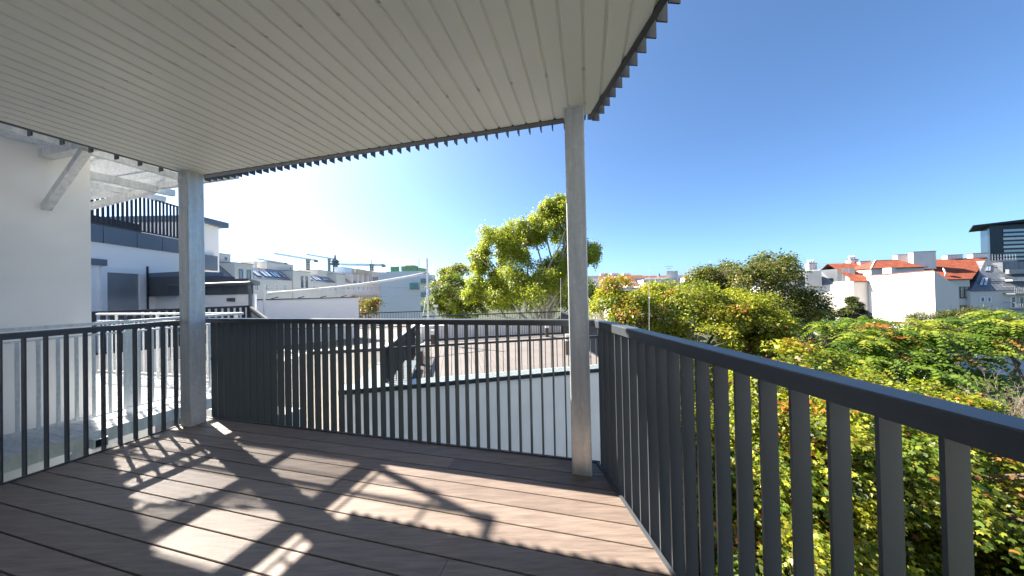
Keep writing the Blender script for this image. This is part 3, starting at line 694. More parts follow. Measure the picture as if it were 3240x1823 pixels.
# bollard lamps, mast with cups, lightning rods
def bollard(px, py_top, py_base, label):
    p = on_z(px, py_base, ZT + .03); top = EYE + ray(px, py_top).z * (p.y / ray(px, py_top).y); h = max(.5, top - p.z)
    t = thing('bollard_lamp', label, 'lamp', p, 'bollard lamps on the plank terrace')
    MB().box((p.x, p.y), (1, 0), .075, .075, p.z, p.z + h * .68).build('body', 'brown_metal', t); MB().box((p.x, p.y), (1, 0), .08, .08, p.z + h * .68, p.z + h).build('head', 'lamp_head', t)
bollard(1370, 1044, 1090, 'bollard lamp beside the mast end of the plank terrace railing')
bollard(1331, 1090, 1154, 'bollard lamp next to the dark divider fence')
bollard(1731, 1024, 1066, 'bollard lamp by the far railing near the dark corner')
bollard(1797, 1058, 1122, 'bollard lamp behind the right steel post')
m_ = at_y(1379, 968, 12.9); st = thing('weather_mast', 'short mast with small white sensor cups behind the railing', 'mast', (m_.x, m_.y, ZT))
MB().tube([(m_.x, m_.y, ZT), (m_.x, m_.y, m_.z)], .018, 6).build('pole', 'pole_white', st)
for dx in (-.06, .06): MB().box((m_.x + dx, m_.y), (1, 0), .035, .035, m_.z - .06, m_.z + .04).build('sensor', 'lamp_head', st)
MB().box((m_.x, m_.y), (1, 0), .045, .045, m_.z - .35, m_.z - .15).build('housing', 'lamp_head', st)
for px, y0, y1, Y, lab in ((1774, 880, 990, 15.2, 'thin white lightning rod in front of the tall airy tree'), (2054, 836, 1060, 6.2, 'thin white lightning rod before the maple crowns')):
    a, b = at_y(px, y0, Y), at_y(px, y1 + 60, Y); tag(MB().tube([b, a], [.007 if Y < 10 else .013, .004 if Y < 10 else .009], 5).build('lightning_rod', 'pole_white'), lab, 'rod', 'lightning rods')

# ---------------------------------------------------------------- long apartment row on the left, receding
EA, ED = (-44.3, 45.0), (-.0865, .9963)
def ep(y, k=0.0): return (EA[0] - .0868 * (y - EA[1]) - k, y)      # k metres behind the facade line
row = thing('apartment_row', 'long grey apartment row with skylit metal roof receding behind the terrace', 'house', (-50, 64, GROUND))
block(row, 'wall', [ep(38), ep(84), ep(84, 14), ep(38, 14)], GROUND, 4.35, 'stucco_grey')
def roof_piece(y0, y1, z0, z1, run, mat='seam_roof'):
    q = (Vector((*ep(y0, -.15), z0)), Vector((*ep(y1, -.15), z0)), Vector((*ep(y1, run), z1)), Vector((*ep(y0, run), z1)))
    back = [Vector((*ep(y0, run + 3), z0)), Vector((*ep(y1, run + 3), z0))]
    mb = MB(); mb.poly([q[0], q[1], q[2], q[3]]); mb.poly([q[3], q[2], back[1], back[0]]); mb.poly([q[0], q[3], back[0]]); mb.poly([q[1], back[1], q[2]]); mb.poly([q[0], back[0], back[1], q[1]])
    return mb.build('roof', mat, row), q
m_stripes('seam_roof', (.20, .215, .24), (.40, .42, .45), R(5), .62, .10, .35, .4, .10)
m_stripes('seam_roof_right', (.155, .165, .18), (.25, .26, .275), R(76), .62, .08, .4, .3, .08)
r1, q1 = roof_piece(38, 47.0, 4.36, 7.4, 3.2)
r2, q2 = roof_piece(50.8, 61.0, 4.36, 6.6, 2.6)
r3, q3 = roof_piece(67.4, 84, 4.36, 6.3, 2.6)
for qd, ts in ((q1, ((.74, .86),)), (q2, ((.02, .09), (.17, .27), (.36, .44), (.46, .54), (.60, .67), (.69, .76), (.86, .93))), (q3, ((.06, .12), (.2, .26), (.28, .34), (.44, .5), (.52, .58)))):
    for a_, b_ in ts: skylight(row, qd, a_, b_, .22, .68)
def tower(y0, y1, zt, dep=5.0, slits=(), box=None):
    block(row, 'stair_tower', [ep(y0, -.25), ep(y1, -.25), ep(y1, dep), ep(y0, dep)], GROUND, zt, 'stucco_grey')
    block(row, 'tower_cap', [ep(y0 - .1, -.35), ep(y1 + .1, -.35), ep(y1 + .1, dep), ep(y0 - .1, dep)], zt, zt + .08, 'zinc_dark')
    for c in slits: window(row, ep(y0, -.25), ep(y1, -.25), c - y0 - .42, c - y0 + .42, 2.9, zt - .95, 'zinc_dark', 'window_glass', .08, .05, 0, bar_z=4.2)
    if box:
        b0, b1, bz, bk = box; block(row, 'penthouse', [ep(b0, bk), ep(b1, bk), ep(b1, bk + 5), ep(b0, bk + 5)], 4.4, bz, 'stucco_grey'); block(row, 'tower_cap', [ep(b0 - .1, bk - .1), ep(b1 + .1, bk - .1), ep(b1 + .1, bk + 5), ep(b0 - .1, bk + 5)], bz, bz + .08, 'zinc_dark')
        window(row, ep(b0, bk), ep(b1, bk), b1 - b0 - 1.15, b1 - b0 - .7, bz - .95, bz - .5, 'zinc_dark', 'window_glass', .06, .04)
tower(47.0, 50.7, 6.75, 6, (48.2, 49.8), (43.2, 49.6, 8.35, 2.6)); tower(61.2, 67.3, 6.45, 6, (64.2, 65.8), (58.0, 66.0, 8.05, 2.8)); tower(79.0, 83.8, 6.8, 6, (), (74.5, 82.5, 7.6, 2.2))
yy = 39.5
while yy < 83:
    for z0 in (2.25, -.75, -3.75):
        if not (46.6 < yy < 51.2 or 60.8 < yy < 67.6) or z0 < 2: window(row, ep(38), ep(84), (yy - 38) * 1.0038 - .45, (yy - 38) * 1.0038 + .45, z0, z0 + 1.25, 'frame_white', 'window_glass_grey', .12, .06, 1)
    yy += 2.45
MB().tube([(*ep(56.5, 4), 6.4), (*ep(56.5, 4), 8.0)], .35, 8).build('chimney', 'chimney', row)
# pink house at the row's end
pk = thing('corner_house', 'pinkish house with roof terraces and glass lantern at the end of the row', 'house', (-53, 98, GROUND))
block(pk, 'wall', [ep(84.02), ep(112), ep(112, 16), ep(84.02, 16)], GROUND, 4.6, 'stucco_pink')
mbq = MB(); mbq.poly([(*ep(84.1, -.1), 4.62), (*ep(104, -.1), 4.62), (*ep(104, 3), 7.2), (*ep(84.1, 3), 7.2)]); mbq.poly([(*ep(104, -.1), 4.62), (*ep(104, 6), 4.62), (*ep(104, 3), 7.2)]); mbq.build('roof', 'seam_roof', pk)
for y0 in (88, 92, 96, 100): block(pk, 'dormer', [ep(y0, -.1), ep(y0 + 1.2, -.1), ep(y0 + 1.2, 3.5), ep(y0, 3.5)], 4.62, 7.35, 'stucco_pink')
block(pk, 'penthouse', [ep(84.5, 3.2), ep(98, 3.2), ep(98, 10), ep(84.5, 10)], 4.6, 7.7, 'stucco_pink')
block(pk, 'penthouse', [ep(104.1, .02), ep(111.9, .02), ep(111.9, 10), ep(104.1, 10)], 4.6, 9.4, 'stucco_pink')
block(pk, 'lantern', [ep(90, 3.0), ep(97, 3.0), ep(97, 6), ep(90, 6)], 7.72, 9.7, 'skylight_glass'); block(pk, 'shed_roof', [ep(97.5, 2), ep(108, 2), ep(108, 8), ep(97.5, 8)], 7.6, 9.6, 'stucco_beige')
for y0 in (86, 89.5, 93, 96.5, 100, 103.5, 107):
    for z0 in (2.3, -.6): window(pk, ep(84.02), ep(112), (y0 - 84.02) * 1.0038 - .5, (y0 - 84.02) * 1.0038 + .5, z0, z0 + 1.4, 'frame_white', 'window_glass_grey', .12, .08, 1)
block(pk, 'loggia', [ep(88, -1.2), ep(107, -1.2), ep(107, -.02), ep(88, -.02)], -2.2, .9, 'plank_wood'); block(pk, 'loggia_roof', [ep(87.5, -1.6), ep(108, -1.6), ep(108, -.02), ep(87.5, -.02)], .9, 1.25, 'chimney')
for y0 in np.arange(88.5, 107, 1.1): MB().box(ep(y0, -1.3), (1, 0), .1, .12, -2.2, .9).build('loggia_post', 'chimney', pk)
pe = thing('corner_house', 'tall pinkish gable house half hidden behind the pale blue gable', 'house', (-46, 108, GROUND))
block(pe, 'wall', [(-52.5, 104), (-45.5, 106), (-46, 118), (-54, 118)], GROUND, 8.9, 'stucco_pink')
for s, z0 in ((5.9, 2.0), (5.9, -.8), (3, 5.3), (4.3, 5.3)): window(pe, (-52.5, 104), (-45.5, 106), s - .55, s + .55, z0, z0 + 1.9, 'frame_brown', 'window_glass', .12, .08)
# pale blue gable
gb = thing('gable_house', 'house with blank pale blue gable and green roof garden net', 'house', (-23, 63, GROUND))
block(gb, 'wall', [(-26.9, 60), (-18.75, 60), (-17.4, 67), (-25.5, 67)], GROUND, 5.25, 'stucco_blue')
block(gb, 'parapet', [(-25.6, 60.02), (-19.0, 60.02), (-18.4, 66), (-25, 66)], 5.25, 5.75, 'stucco_blue')
block(gb, 'roof_hut', [(-22.2, 61.5), (-20.3, 61.5), (-20.3, 64), (-22.2, 64)], 5.76, 7.1, 'plank_wood')
net = [(-24.9, 60.3, 1.9), (-19.3, 60.3, 3.0)]
block(gb, 'garden_net', [(-24.8, 60.25), (-23.0, 60.25), (-23.0, 60.33), (-24.8, 60.33)], 5.76, 6.75, 'green_net'); block(gb, 'garden_net', [(-22.6, 60.25), (-19.2, 60.25), (-19.2, 60.33), (-22.6, 60.33)], 5.76, 6.8, 'green_net'); block(gb, 'garden_net', [(-19.2, 60.25), (-18.4, 64.5), (-18.48, 64.5), (-19.28, 60.25)], 5.7, 6.5, 'green_net')
for z0 in (3.0, .2, -2.6):
    block(gb, 'balcony', [(-18.74, 60.4), (-17.5, 60.4), (-16.5, 66), (-17.6, 66)], z0, z0 + .15, 'chimney'); block(gb, 'balcony_glass', [(-17.55, 60.42), (-16.55, 66), (-16.6, 66), (-17.6, 60.42)], z0 + .15, z0 + 1.15, 'teal_glass')
    block(gb, 'balcony_glass', [(-18.7, 60.36), (-17.55, 60.36), (-17.55, 60.40), (-18.7, 60.40)], z0 + .15, z0 + 1.15, 'teal_glass')
block(gb, 'balcony', [(-20.6, 59.3), (-18.8, 59.3), (-18.8, 59.98), (-20.6, 59.98)], 2.05, 2.2, 'zinc_dark'); block(gb, 'balcony_glass', [(-20.6, 59.26), (-18.8, 59.26), (-18.8, 59.3), (-20.6, 59.3)], 2.2, 3.3, 'teal_glass')
MB().bar((-18.9, 60.2, 5.7), (-18.9, 60.2, 8.2), .08, .08).build('antenna', 'antenna', gb)

# ---------------------------------------------------------------- cranes and the radio tower far off
def lattice(mb, a, b, w, n):
    a, b = Vector(a), Vector(b); d = (b - a).normalized(); up = V(0, 0, 1) if abs(d.z) < .7 else V(1, 0, 0); s = d.cross(up).normalized() * w; u_ = s.cross(d).normalized() * w
    cs = [s + u_, -s + u_, -s - u_, s - u_]
    for c in cs: mb.bar(a + c, b + c, w * .55, w * .55)
    for i in range(n):
        p, q = a.lerp(b, i / n), a.lerp(b, (i + 1) / n)
        for k_ in range(4): mb.bar(p + cs[k_], q + cs[(k_ + 1) % 4], w * .42, w * .42)
def crane(jl, jr, mx, y_top, Y, label, apex=None):
    t = thing('tower_crane', label, 'crane', (*at_y(mx, y_top, Y).xy, GROUND), 'distant tower cranes')
    top = at_y(mx, y_top, Y); mb = MB(); lattice(mb, (top.x, Y, GROUND), top, 1.1, 22); mb.build('mast', 'crane_grey', t)
    a, b = at_y(*jl, Y), at_y(*jr, Y); c = a.lerp(b, .78 if jr[0] > mx else 1); mb = MB(); lattice(mb, a, b, .8, 26); mb.build('jib', 'crane_grey', t)
    MB().box((b.x, b.y), (1, 0), 1.6, 1.2, b.z - 2.2, b.z + .6).build('counterweight', 'concrete', t); MB().box((top.x + 1, Y), (1, 0), 1.2, 1.2, top.z - 2.8, top.z - .2).build('cab', 'lamp_head', t)
    if apex:
        ap = at_y(*apex, Y); mb = MB(); mb.bar(top, ap, .5, .5); mb.bar(ap, a.lerp(b, .35), .18, .18); mb.bar(ap, b, .18, .18); mb.build('apex', 'crane_grey', t)
crane((867, 802), (1000, 824), 974, 820, 330, 'tower crane with raised jib above the grey apartment row')
crane((970, 805), (1058, 820), 1041, 818, 420, 'tower crane whose jib points at the radio tower')
crane((1078, 837), (1214, 839), 1176, 836, 300, 'tower crane with level jib and tie ropes right of the radio tower', (1176, 824))
crane((814, 819), (905, 834), 903, 833, 420, 'far tower crane showing only its jib over the row')
Yt = 900; rt = thing('radio_tower', 'distant round radio tower with stacked platform rings', 'tower', (*at_y(1061, 860, Yt).xy, GROUND)); c = at_y(1061, 860, Yt)
zz = lambda py: at_y(1061, py, Yt).z
MB().tube([(c.x, Yt, GROUND), (c.x, Yt, zz(840)), (c.x, Yt, zz(826)), (c.x, Yt, zz(815)), (c.x, Yt, zz(806))], [7, 6.5, 5.0, 3.0, 1.6], 12).build('shaft', 'tower_grey', rt)
for py, rad in ((843, 9), (838, 13.5), (834.5, 14.5), (830.5, 11), (827, 13), (823.5, 9)): MB().tube([(c.x, Yt, zz(py) - 1.1), (c.x, Yt, zz(py) + 1.0)], [rad * .85, rad], 16).build('platform', 'tower_grey', rt)

# ---------------------------------------------------------------- houses on the right beyond the trees
def nz_(n, u): return un(u, n)                          # plan point by depth behind (n) and along (u)
def at_n(px, n):                                        # plan point on the line of depth n seen in pixel column px
    d = ray(px, 890); t = n / (d.x * NN[0] + d.y * NN[1]); return (d.x * t, d.y * t)
def gable_wing(px_corner, y_c, px_left, px_right, zt, label, bump, side_h, side_mat='stucco_gable'):
    r_ = (px_corner - 1620) / FPX; c0 = (r_ * y_c, y_c)
    rl = (px_left - 1620) / FPX; t1 = (c0[0] - rl * c0[1]) / (rl * NN[1] - NN[0]); cl_ = shift(c0, NN, t1)
    rr = (px_right - 1620) / FPX; t2 = (rr * c0[1] - c0[0]) / (U[0] - rr * U[1]); cr_ = shift(c0, U, t2)
    t = thing('gable_wing', label, 'house', (*c0, GROUND), 'white gable walls beyond the trees'); bl = shift(cr_, NN, t1)
    k = 1.0
    mb = MB(); a_, b_, c_, d_ = c0, cr_, bl, cl_
    mb.v = [(*p, GROUND) for p in (a_, b_, c_, d_)] + [(*a_, zt), (*b_, zt - side_h), (*c_, zt - side_h), (*d_, zt - .35)]
    mb.f = [(0, 1, 5, 4), (1, 2, 6, 5), (2, 3, 7, 6), (3, 0, 4, 7), (4, 5, 6, 7)]; mb.build('wall', side_mat, t)
    if bump:
        f0, f1, hb_ = bump; p, q = lerp(a_, d_, f0), lerp(a_, d_, f1); MB().prism([p, q, shift(q, U, .5), shift(p, U, .5)], zt - .8, zt + hb_).build('chimney', 'stucco_gable', t); MB().prism([shift(p, U, -.05), shift(q, U, -.05), shift(q, U, .55), shift(p, U, .55)], zt + hb_, zt + hb_ + .06).build('chimney_cap', 'roof_cap', t)
    e0, e1 = shift(a_, U, -.06), shift(d_, U, -.06)
    mb = MB(); o2 = lambda p, z: (*p, z)
    mb.hexa([o2(e0, zt), o2(e1, zt - .35), o2(shift(e1, U, .45), zt - .35), o2(shift(e0, U, .45), zt)][::-1], [o2(e0, zt + .15), o2(e1, zt - .20), o2(shift(e1, U, .45), zt - .20), o2(shift(e0, U, .45), zt + .15)][::-1]); mb.build('coping', 'roof_cap', t)
    return t, c0, cl_, cr_, bl
g2, g2c, g2l, g2r, g2b = gable_wing(2957, 45, 2743, 3032, 3.07, 'large blank white gable wall with grey shaded side under the red roof', (.58, .72, .95), 2.6)
g1, g1c, g1l, g1r, g1b = gable_wing(2687, 58, 2542, 2760, 3.15, 'smaller blank white gable wall beside the beige light well', (.32, .60, 1.1), .2)
lw = thing('light_well_wall', 'beige courtyard wall with brown windows between two white gables', 'wall', (*g1c, GROUND))
la, lb_ = shift(g1c, NN, -.05), shift(shift(g1c, U, 5.5), NN, -.05)
block(lw, 'wall', [la, lb_, shift(lb_, NN, .04), shift(la, NN, .04)], GROUND, 2.7, 'stucco_beige')
block(lw, 'wall_pier', [shift(shift(g1c, U, 1.9), NN, -.07), shift(shift(g1c, U, 2.75), NN, -.07), shift(shift(g1c, U, 2.75), NN, .6), shift(shift(g1c, U, 1.9), NN, .6)], 2.0, 3.7, 'stucco_beige')
for s, w_, z0, h_ in ((1.4, .8, .7, 1.2), (1.4, .9, -2.2, 1.7), (1.4, .9, -5.2, 1.7), (2.95, .5, 1.0, .8), (2.95, .5, -1.6, .9)): window(lw, la, lb_, s, s + w_, z0, z0 + h_, 'frame_brown', 'window_glass', .1, .06)
# main building behind with tiled roof
NF = 70.0
def P_n(px, n): return at_n(px, n)
main = thing('tiled_house', 'white house with long red tiled roof and chimneys beyond the gables', 'house', (72, 60, GROUND))
ma_, mb2 = P_n(2700, NF), P_n(3068, NF)
block(main, 'wall', [ma_, mb2, shift(mb2, NN, 12), shift(ma_, NN, 12)], GROUND, 1.75, 'stucco_gable')
e0, e1 = shift(ma_, NN, -.3), shift(mb2, NN, -.3); rr0, rr1 = shift(ma_, NN, 6), P_n(3128, NF + 6)
MB().poly([(*e0, 1.70), (*e1, 1.70), (*rr1, 5.8), (*rr0, 5.6)]).poly([(*rr0, 5.6), (*rr1, 5.8), (*shift(mb2, NN, 12.3), 1.7), (*shift(ma_, NN, 12.3), 1.7)]).build('roof', 'roof_tiles', main)
MB().bar((*e0, 1.70), (*e1, 1.70), .14, .16).build('gutter', 'roof_cap', main)
Lm = math.hypot(mb2[0] - ma_[0], mb2[1] - ma_[1])
for px, z0 in ((3050, -1.6), (3050, -4.9), (3050, -8.2), (3010, -1.6)):
    p = P_n(px, NF); s = math.hypot(p[0] - ma_[0], p[1] - ma_[1]); window(main, ma_, mb2, s - .65, s + .65, z0, z0 + 2.0, 'frame_brown', 'window_glass_grey', .12, .08, 1, sill=True)
def chimney(parent, px0, px1, py0, py1, n, dep=.9, pots=0):
    a_, b_ = P_n(px0, n), P_n(px1, n); d = ray(px0, py0); zt = EYE + d.z / d.y * a_[1]; d = ray(px0, py1); zb = EYE + d.z / d.y * a_[1] - 1.5
    o = MB().prism([a_, b_, shift(b_, NN, dep), shift(a_, NN, dep)], zb, zt).build('chimney', 'chimney', parent)
    MB().prism([shift(shift(a_, U, -.06), NN, -.06), shift(shift(b_, U, .06), NN, -.06), shift(shift(b_, U, .06), NN, dep + .06), shift(shift(a_, U, -.06), NN, dep + .06)], zt, zt + .09).build('cap', 'roof_cap', o)
    for i in range(pots):
        f = (i + .5) / pots; p = shift(lerp(a_, b_, f), NN, dep * .5); MB().tube([(p[0], p[1], zt + .05), (p[0], p[1], zt + .5), (p[0], p[1], zt + .55), (p[0], p[1], zt + .85)], [.13, .13, .22, .1], 8).build('pot', 'lamp_head', o)
for args in ((2842, 2875, 807, 822, 75.5), (2892, 2964, 798, 833, 73), (3000, 3049, 808, 828, 76), (3081, 3131, 803, 823, 76), (2723, 2757, 828, 845, 75), (2780, 2803, 826, 836, 77)): chimney(main, *args)
# hipped stair roof over the big gable
hp_ = [P_n(2756, 69.8), P_n(2936, 69.8)]; hw = thing('hipped_roof', 'hipped red tile roof with pale ridge on a white attic box above the gable', 'roof', (*hp_[0], 2.5))
a_, b_ = hp_; c_, d_ = shift(b_, NN, 6), shift(a_, NN, 6)
zb_, zr = 4.10, 5.75; r0, r1 = shift(lerp(a_, b_, .36), NN, 3), shift(lerp(a_, b_, .78), NN, 3)
MB().poly([(*a_, zb_), (*b_, zb_), (*r1, zr), (*r0, zr)]).poly([(*b_, zb_), (*c_, zb_), (*r1, zr)]).poly([(*c_, zb_), (*d_, zb_), (*r0, zr), (*r1, zr)]).poly([(*d_, zb_), (*a_, zb_), (*r0, zr)]).build('tiles', 'roof_tiles', hw)
i_ = [shift(lerp(a_, b_, .03), NN, .25), shift(lerp(a_, b_, .97), NN, .25), shift(lerp(a_, b_, .97), NN, 5.7), shift(lerp(a_, b_, .03), NN, 5.7)]
block(hw, 'attic_wall', i_, 1.5, zb_ - .02, 'stucco_gable'); MB().bar((*a_, zb_), (*r0, zr + .03), .16, .10).build('hip_ridge', 'chimney', hw); MB().bar((*r0, zr), (*r1, zr), .16, .1).build('ridge', 'roof_cap', hw); MB().bar((*a_, zb_ - .03), (*b_, zb_ - .03), .14, .14).build('gutter', 'roof_cap', hw)
window(hw, i_[0], i_[1], 1.5, 3.2, 3.3, 3.9, 'frame_white', 'window_glass', .06, .05)
# dish on the tiled roof
dp = P_n(2990, 70.8); dz = EYE + ray(2990, 858).z / ray(2990, 858).y * dp[1]; ds = thing('satellite_dish', 'white satellite dish on an arm above the red roof tiles', 'dish', (dp[0], dp[1], dz - 1.3))
bmd = bmesh.new(); bmesh.ops.create_uvsphere(bmd, u_segments=16, v_segments=8, radius=.62)
for v_ in bmd.verts: v_.co = Vector((v_.co.x * .55, v_.co.y * .22, v_.co.z))
dm = bpy.data.meshes.new('reflector'); bmd.to_mesh(dm); bmd.free(); dm.materials.append(MATS['lamp_head']); link('reflector', dm, ds, (dp[0], dp[1], dz), (R(-15), 0, R(35)))
MB().tube([(dp[0], dp[1], dz - 1.3), (dp[0], dp[1], dz)], .05, 6).tube([(dp[0] - 1.3, dp[1] - .2, dz - .75), (dp[0] - .9, dp[1], dz - 1.0), (dp[0], dp[1], dz - 1.05)], .05, 6).build('arm', 'pole_white', ds)
# grey metal roof house at the right
gm = thing('metal_roof_house', 'white house with steep grey standing seam roof, skylights and balconies', 'house', (90, 50, GROUND))
ga, gb2 = P_n(3069, NF - .6), P_n(3330, NF - .6); Lg = math.hypot(gb2[0] - ga[0], gb2[1] - ga[1])
block(gm, 'wall', [ga, gb2, shift(gb2, NN, 12), shift(ga, NN, 12)], GROUND, -.35, 'stucco_gable')
z0g, z1g = -.32, 5.1; ta_, tb2 = P_n(3119, NF + 3.6), shift(gb2, NN, 4.2)
quad = [Vector((*shift(ga, NN, -.1), z0g)), Vector((*shift(gb2, NN, -.1), z0g)), Vector((*tb2, z1g)), Vector((*ta_, z1g))]
bk0, bk1 = shift(ga, NN, 12), shift(gb2, NN, 12)
MB().poly(quad).poly([(*ta_, z1g), (*tb2, z1g), (*shift(tb2, NN, 5), z1g), (*shift(ta_, NN, 5), z1g)]).poly([quad[0], (*ta_, z1g), (*shift(ta_, NN, 5), z1g), (*bk0, z0g)]).build('roof', 'seam_roof_right', gm)
MB().bar(quad[0] - V(0, 0, .06), quad[1] - V(0, 0, .06), .16, .14).build('gutter', 'zinc_dark', gm)
for t0, t1, q0, q1 in ((.075, .125, .14, .42), (.135, .185, .14, .42), (.10, .15, .62, .83), (.155, .205, .62, .83)): skylight(gm, quad, t0, t1, q0, q1, .1, 'zinc_dark', 'skylight_glass', .18)
for f in (.28, .33, .80): p, q = quad[0].lerp(quad[3], f), quad[1].lerp(quad[2], f); MB().bar(p + V(0, -.1, .1), q + V(0, -.1, .1), .06, .06).build('snow_guard', 'zinc', gm)
for px0, px1, py0, py1 in ((3098, 3114, 939, 957), (3120, 3134, 939, 957), (3194, 3212, 938, 975), (3220, 3238, 938, 975), (3250, 3275, 938, 975)):
    p, q = P_n(px0, NF - .6), P_n(px1, NF - .6); s0 = math.hypot(p[0] - ga[0], p[1] - ga[1]); s1 = math.hypot(q[0] - ga[0], q[1] - ga[1]); za, zb2 = EYE + ray(px0, py1).z / ray(px0, py1).y * p[1], EYE + ray(px0, py0).z / ray(px0, py0).y * p[1]
    window(gm, ga, gb2, s0, s1, za, zb2, 'frame_white', 'window_glass', .14, .08)
def balcony(px0, px1, py_floor, h_, name='balcony'):
    p, q = P_n(px0, NF - .6), P_n(px1, NF - .6); zf = EYE + ray(px0, py_floor).z / ray(px0, py_floor).y * p[1]
    pl = [p, q, shift(q, NN, -1.5), shift(p, NN, -1.5)]
    b = MB().prism(pl, zf - .18, zf).build(name, 'zinc', gm); s = 0; L = math.hypot(q[0] - p[0], q[1] - p[1]); d = ((q[0] - p[0]) / L, (q[1] - p[1]) / L); bars = MB()
    while s < L: c2 = shift(shift(p, NN, -1.45), d, s); bars.bar((*c2, zf), (*c2, zf + h_), .04, .04); s += .22
    a2, b2 = shift(p, NN, -1.45), shift(q, NN, -1.45); bars.bar((*a2, zf + h_), (*b2, zf + h_), .06, .06); bars.bar((*p, zf + h_), (*a2, zf + h_), .06, .06)
    stuff(bars.build('balustrade', 'zinc', b)); return b
balcony(3172, 3330, 978, 1.15); balcony(3172, 3330, 928, 1.15)
dq = [shift(P_n(3206, NF - .6), NN, 1.0), shift(P_n(3330, NF - .6), NN, 1.0)]; block(gm, 'dormer', [dq[0], dq[1], shift(dq[1], NN, 4), shift(dq[0], NN, 4)], -.4, 1.9, 'seam_roof_right'); block(gm, 'awning', [shift(dq[0], NN, -.9), shift(dq[1], NN, -.9), shift(dq[1], NN, -.02), shift(dq[0], NN, -.02)], 1.25, 1.45, 'lamp_head')
dq = [shift(P_n(3236, NF - .6), NN, 2.4), shift(P_n(3330, NF - .6), NN, 2.4)]; block(gm, 'dormer', [dq[0], dq[1], shift(dq[1], NN, 4), shift(dq[0], NN, 4)], 1.9, 4.6, 'seam_roof_right'); block(gm, 'planter', [shift(dq[0], NN, -.8), shift(dq[1], NN, -.8), shift(dq[1], NN, -.3), shift(dq[0], NN, -.3)], 2.5, 3.3, 'zinc')
rl = MB()
for i in range(9): c2 = lerp(shift(ta_, U, 1), tb2, i / 8); rl.bar((*c2, z1g), (*c2, z1g + 1.1), .05, .05)
for z in (.55, 1.1): rl.bar((*shift(ta_, U, 1), z1g + z), (*tb2, z1g + z), .05, .05)
stuff(rl.build('roof_railing', 'zinc', gm))
# grey roofs left of the tiled house
gr = thing('dormer_house', 'long house with grey metal dormers, roof railings and white chimneys', 'house', (60, 72, GROUND))
a_, b_ = P_n(2440, 82), P_n(2715, 72); block(gr, 'wall', [a_, b_, shift(b_, NN, 10), shift(a_, NN, 10)], GROUND, 1.2, 'stucco_gable')
quad2 = [Vector((*a_, 1.2)), Vector((*b_, 1.2)), Vector((*shift(b_, NN, 4), 4.6)), Vector((*shift(a_, NN, 4), 4.6))]
MB().poly(quad2).poly([quad2[3], quad2[2], (*shift(b_, NN, 9), 4.6), (*shift(a_, NN, 9), 4.6)]).poly([quad2[1], (*shift(b_, NN, 9), 1.2), (*shift(b_, NN, 9), 4.6), quad2[2]]).build('roof', 'seam_roof_right', gr)
for px0, px1, zt in ((2470, 2523, 4.3), (2553, 2600, 4.2), (2650, 2706, 4.4)):
    p, q = P_n(px0, 80 - (px0 - 2440) * .03), P_n(px1, 80 - (px1 - 2440) * .03); block(gr, 'dormer', [p, q, shift(q, NN, 5), shift(p, NN, 5)], 1.0, zt, 'zinc' if px0 != 2650 else 'seam_roof_right')
chimney(gr, 2561, 2587, 834, 852, 80, 1.2, 3); chimney(gr, 2694, 2718, 822, 842, 76, 1.2, 3)
rl = MB()
for i in range(15): c2 = lerp(shift(a_, NN, 4.5), shift(b_, NN, 4.5), i / 14); rl.bar((*c2, 4.6), (*c2, 5.8), .05, .05)
for z in (5.2, 5.8): rl.bar((*shift(a_, NN, 4.5), z), (*shift(b_, NN, 4.5), z), .05, .05)
stuff(rl.build('roof_railing', 'zinc', gr))
# dark glass office tower with overhanging roof
Yo = 250; of = thing('office_tower', 'dark glass office tower with thin overhanging roof blade', 'tower', (430, 250, GROUND))
fc = tuple(at_y(3133, 800, Yo).xy); zt = at_y(3133, 713, Yo).z; VD = (.835, .55); SDR = Vector((-.55 * .3 - .835, .835 * .3 - .55)).normalized()
fl_ = shift(fc, (.80, .60), 50); fr_ = shift(fc, (.987, -.16), 130); s0_ = tuple(at_y(3126, 800, Yo + 4).xy)
block(of, 'body', [fc, fr_, shift(fr_, (.80, .60), 50), fl_, s0_], GROUND, zt, 'tower_glass')
nb = 18
for i in range(nb):
    z = zt - 4 - i * 3.45
    for j in range(7):
        a2, b2 = shift(fc, (.987, -.16), 9 + j * 15), shift(fc, (.987, -.16), 23.6 + j * 15); a2, b2 = shift(a2, (-.16, -.987), .3), shift(b2, (-.16, -.987), .3)
        MB().prism([a2, b2, shift(b2, (.16, .987), .25), shift(a2, (.16, .987), .25)], z - 2.1, z - .2).build('window_band', 'tower_glass_blue' if (i * 3 + j * 5) % 7 < 5 else 'stucco_blue', of)
tip, rgt = at_y(3078, 716, Yo), at_y(3420, 684, Yo - 20); bk_l, bk_r = tip + V(.82, .57, 0) * 55, rgt + V(.82, .57, 0) * 55
mb = MB(); low_ = [tip, rgt, bk_r + V(0, 0, 1.5), bk_l]; mb.hexa(low_, [tip + V(0, 0, .8), rgt + V(0, 0, 2.8), bk_r + V(0, 0, 4.3), bk_l + V(0, 0, 1.5)]); mb.build('roof_blade', 'anthracite_far', of)

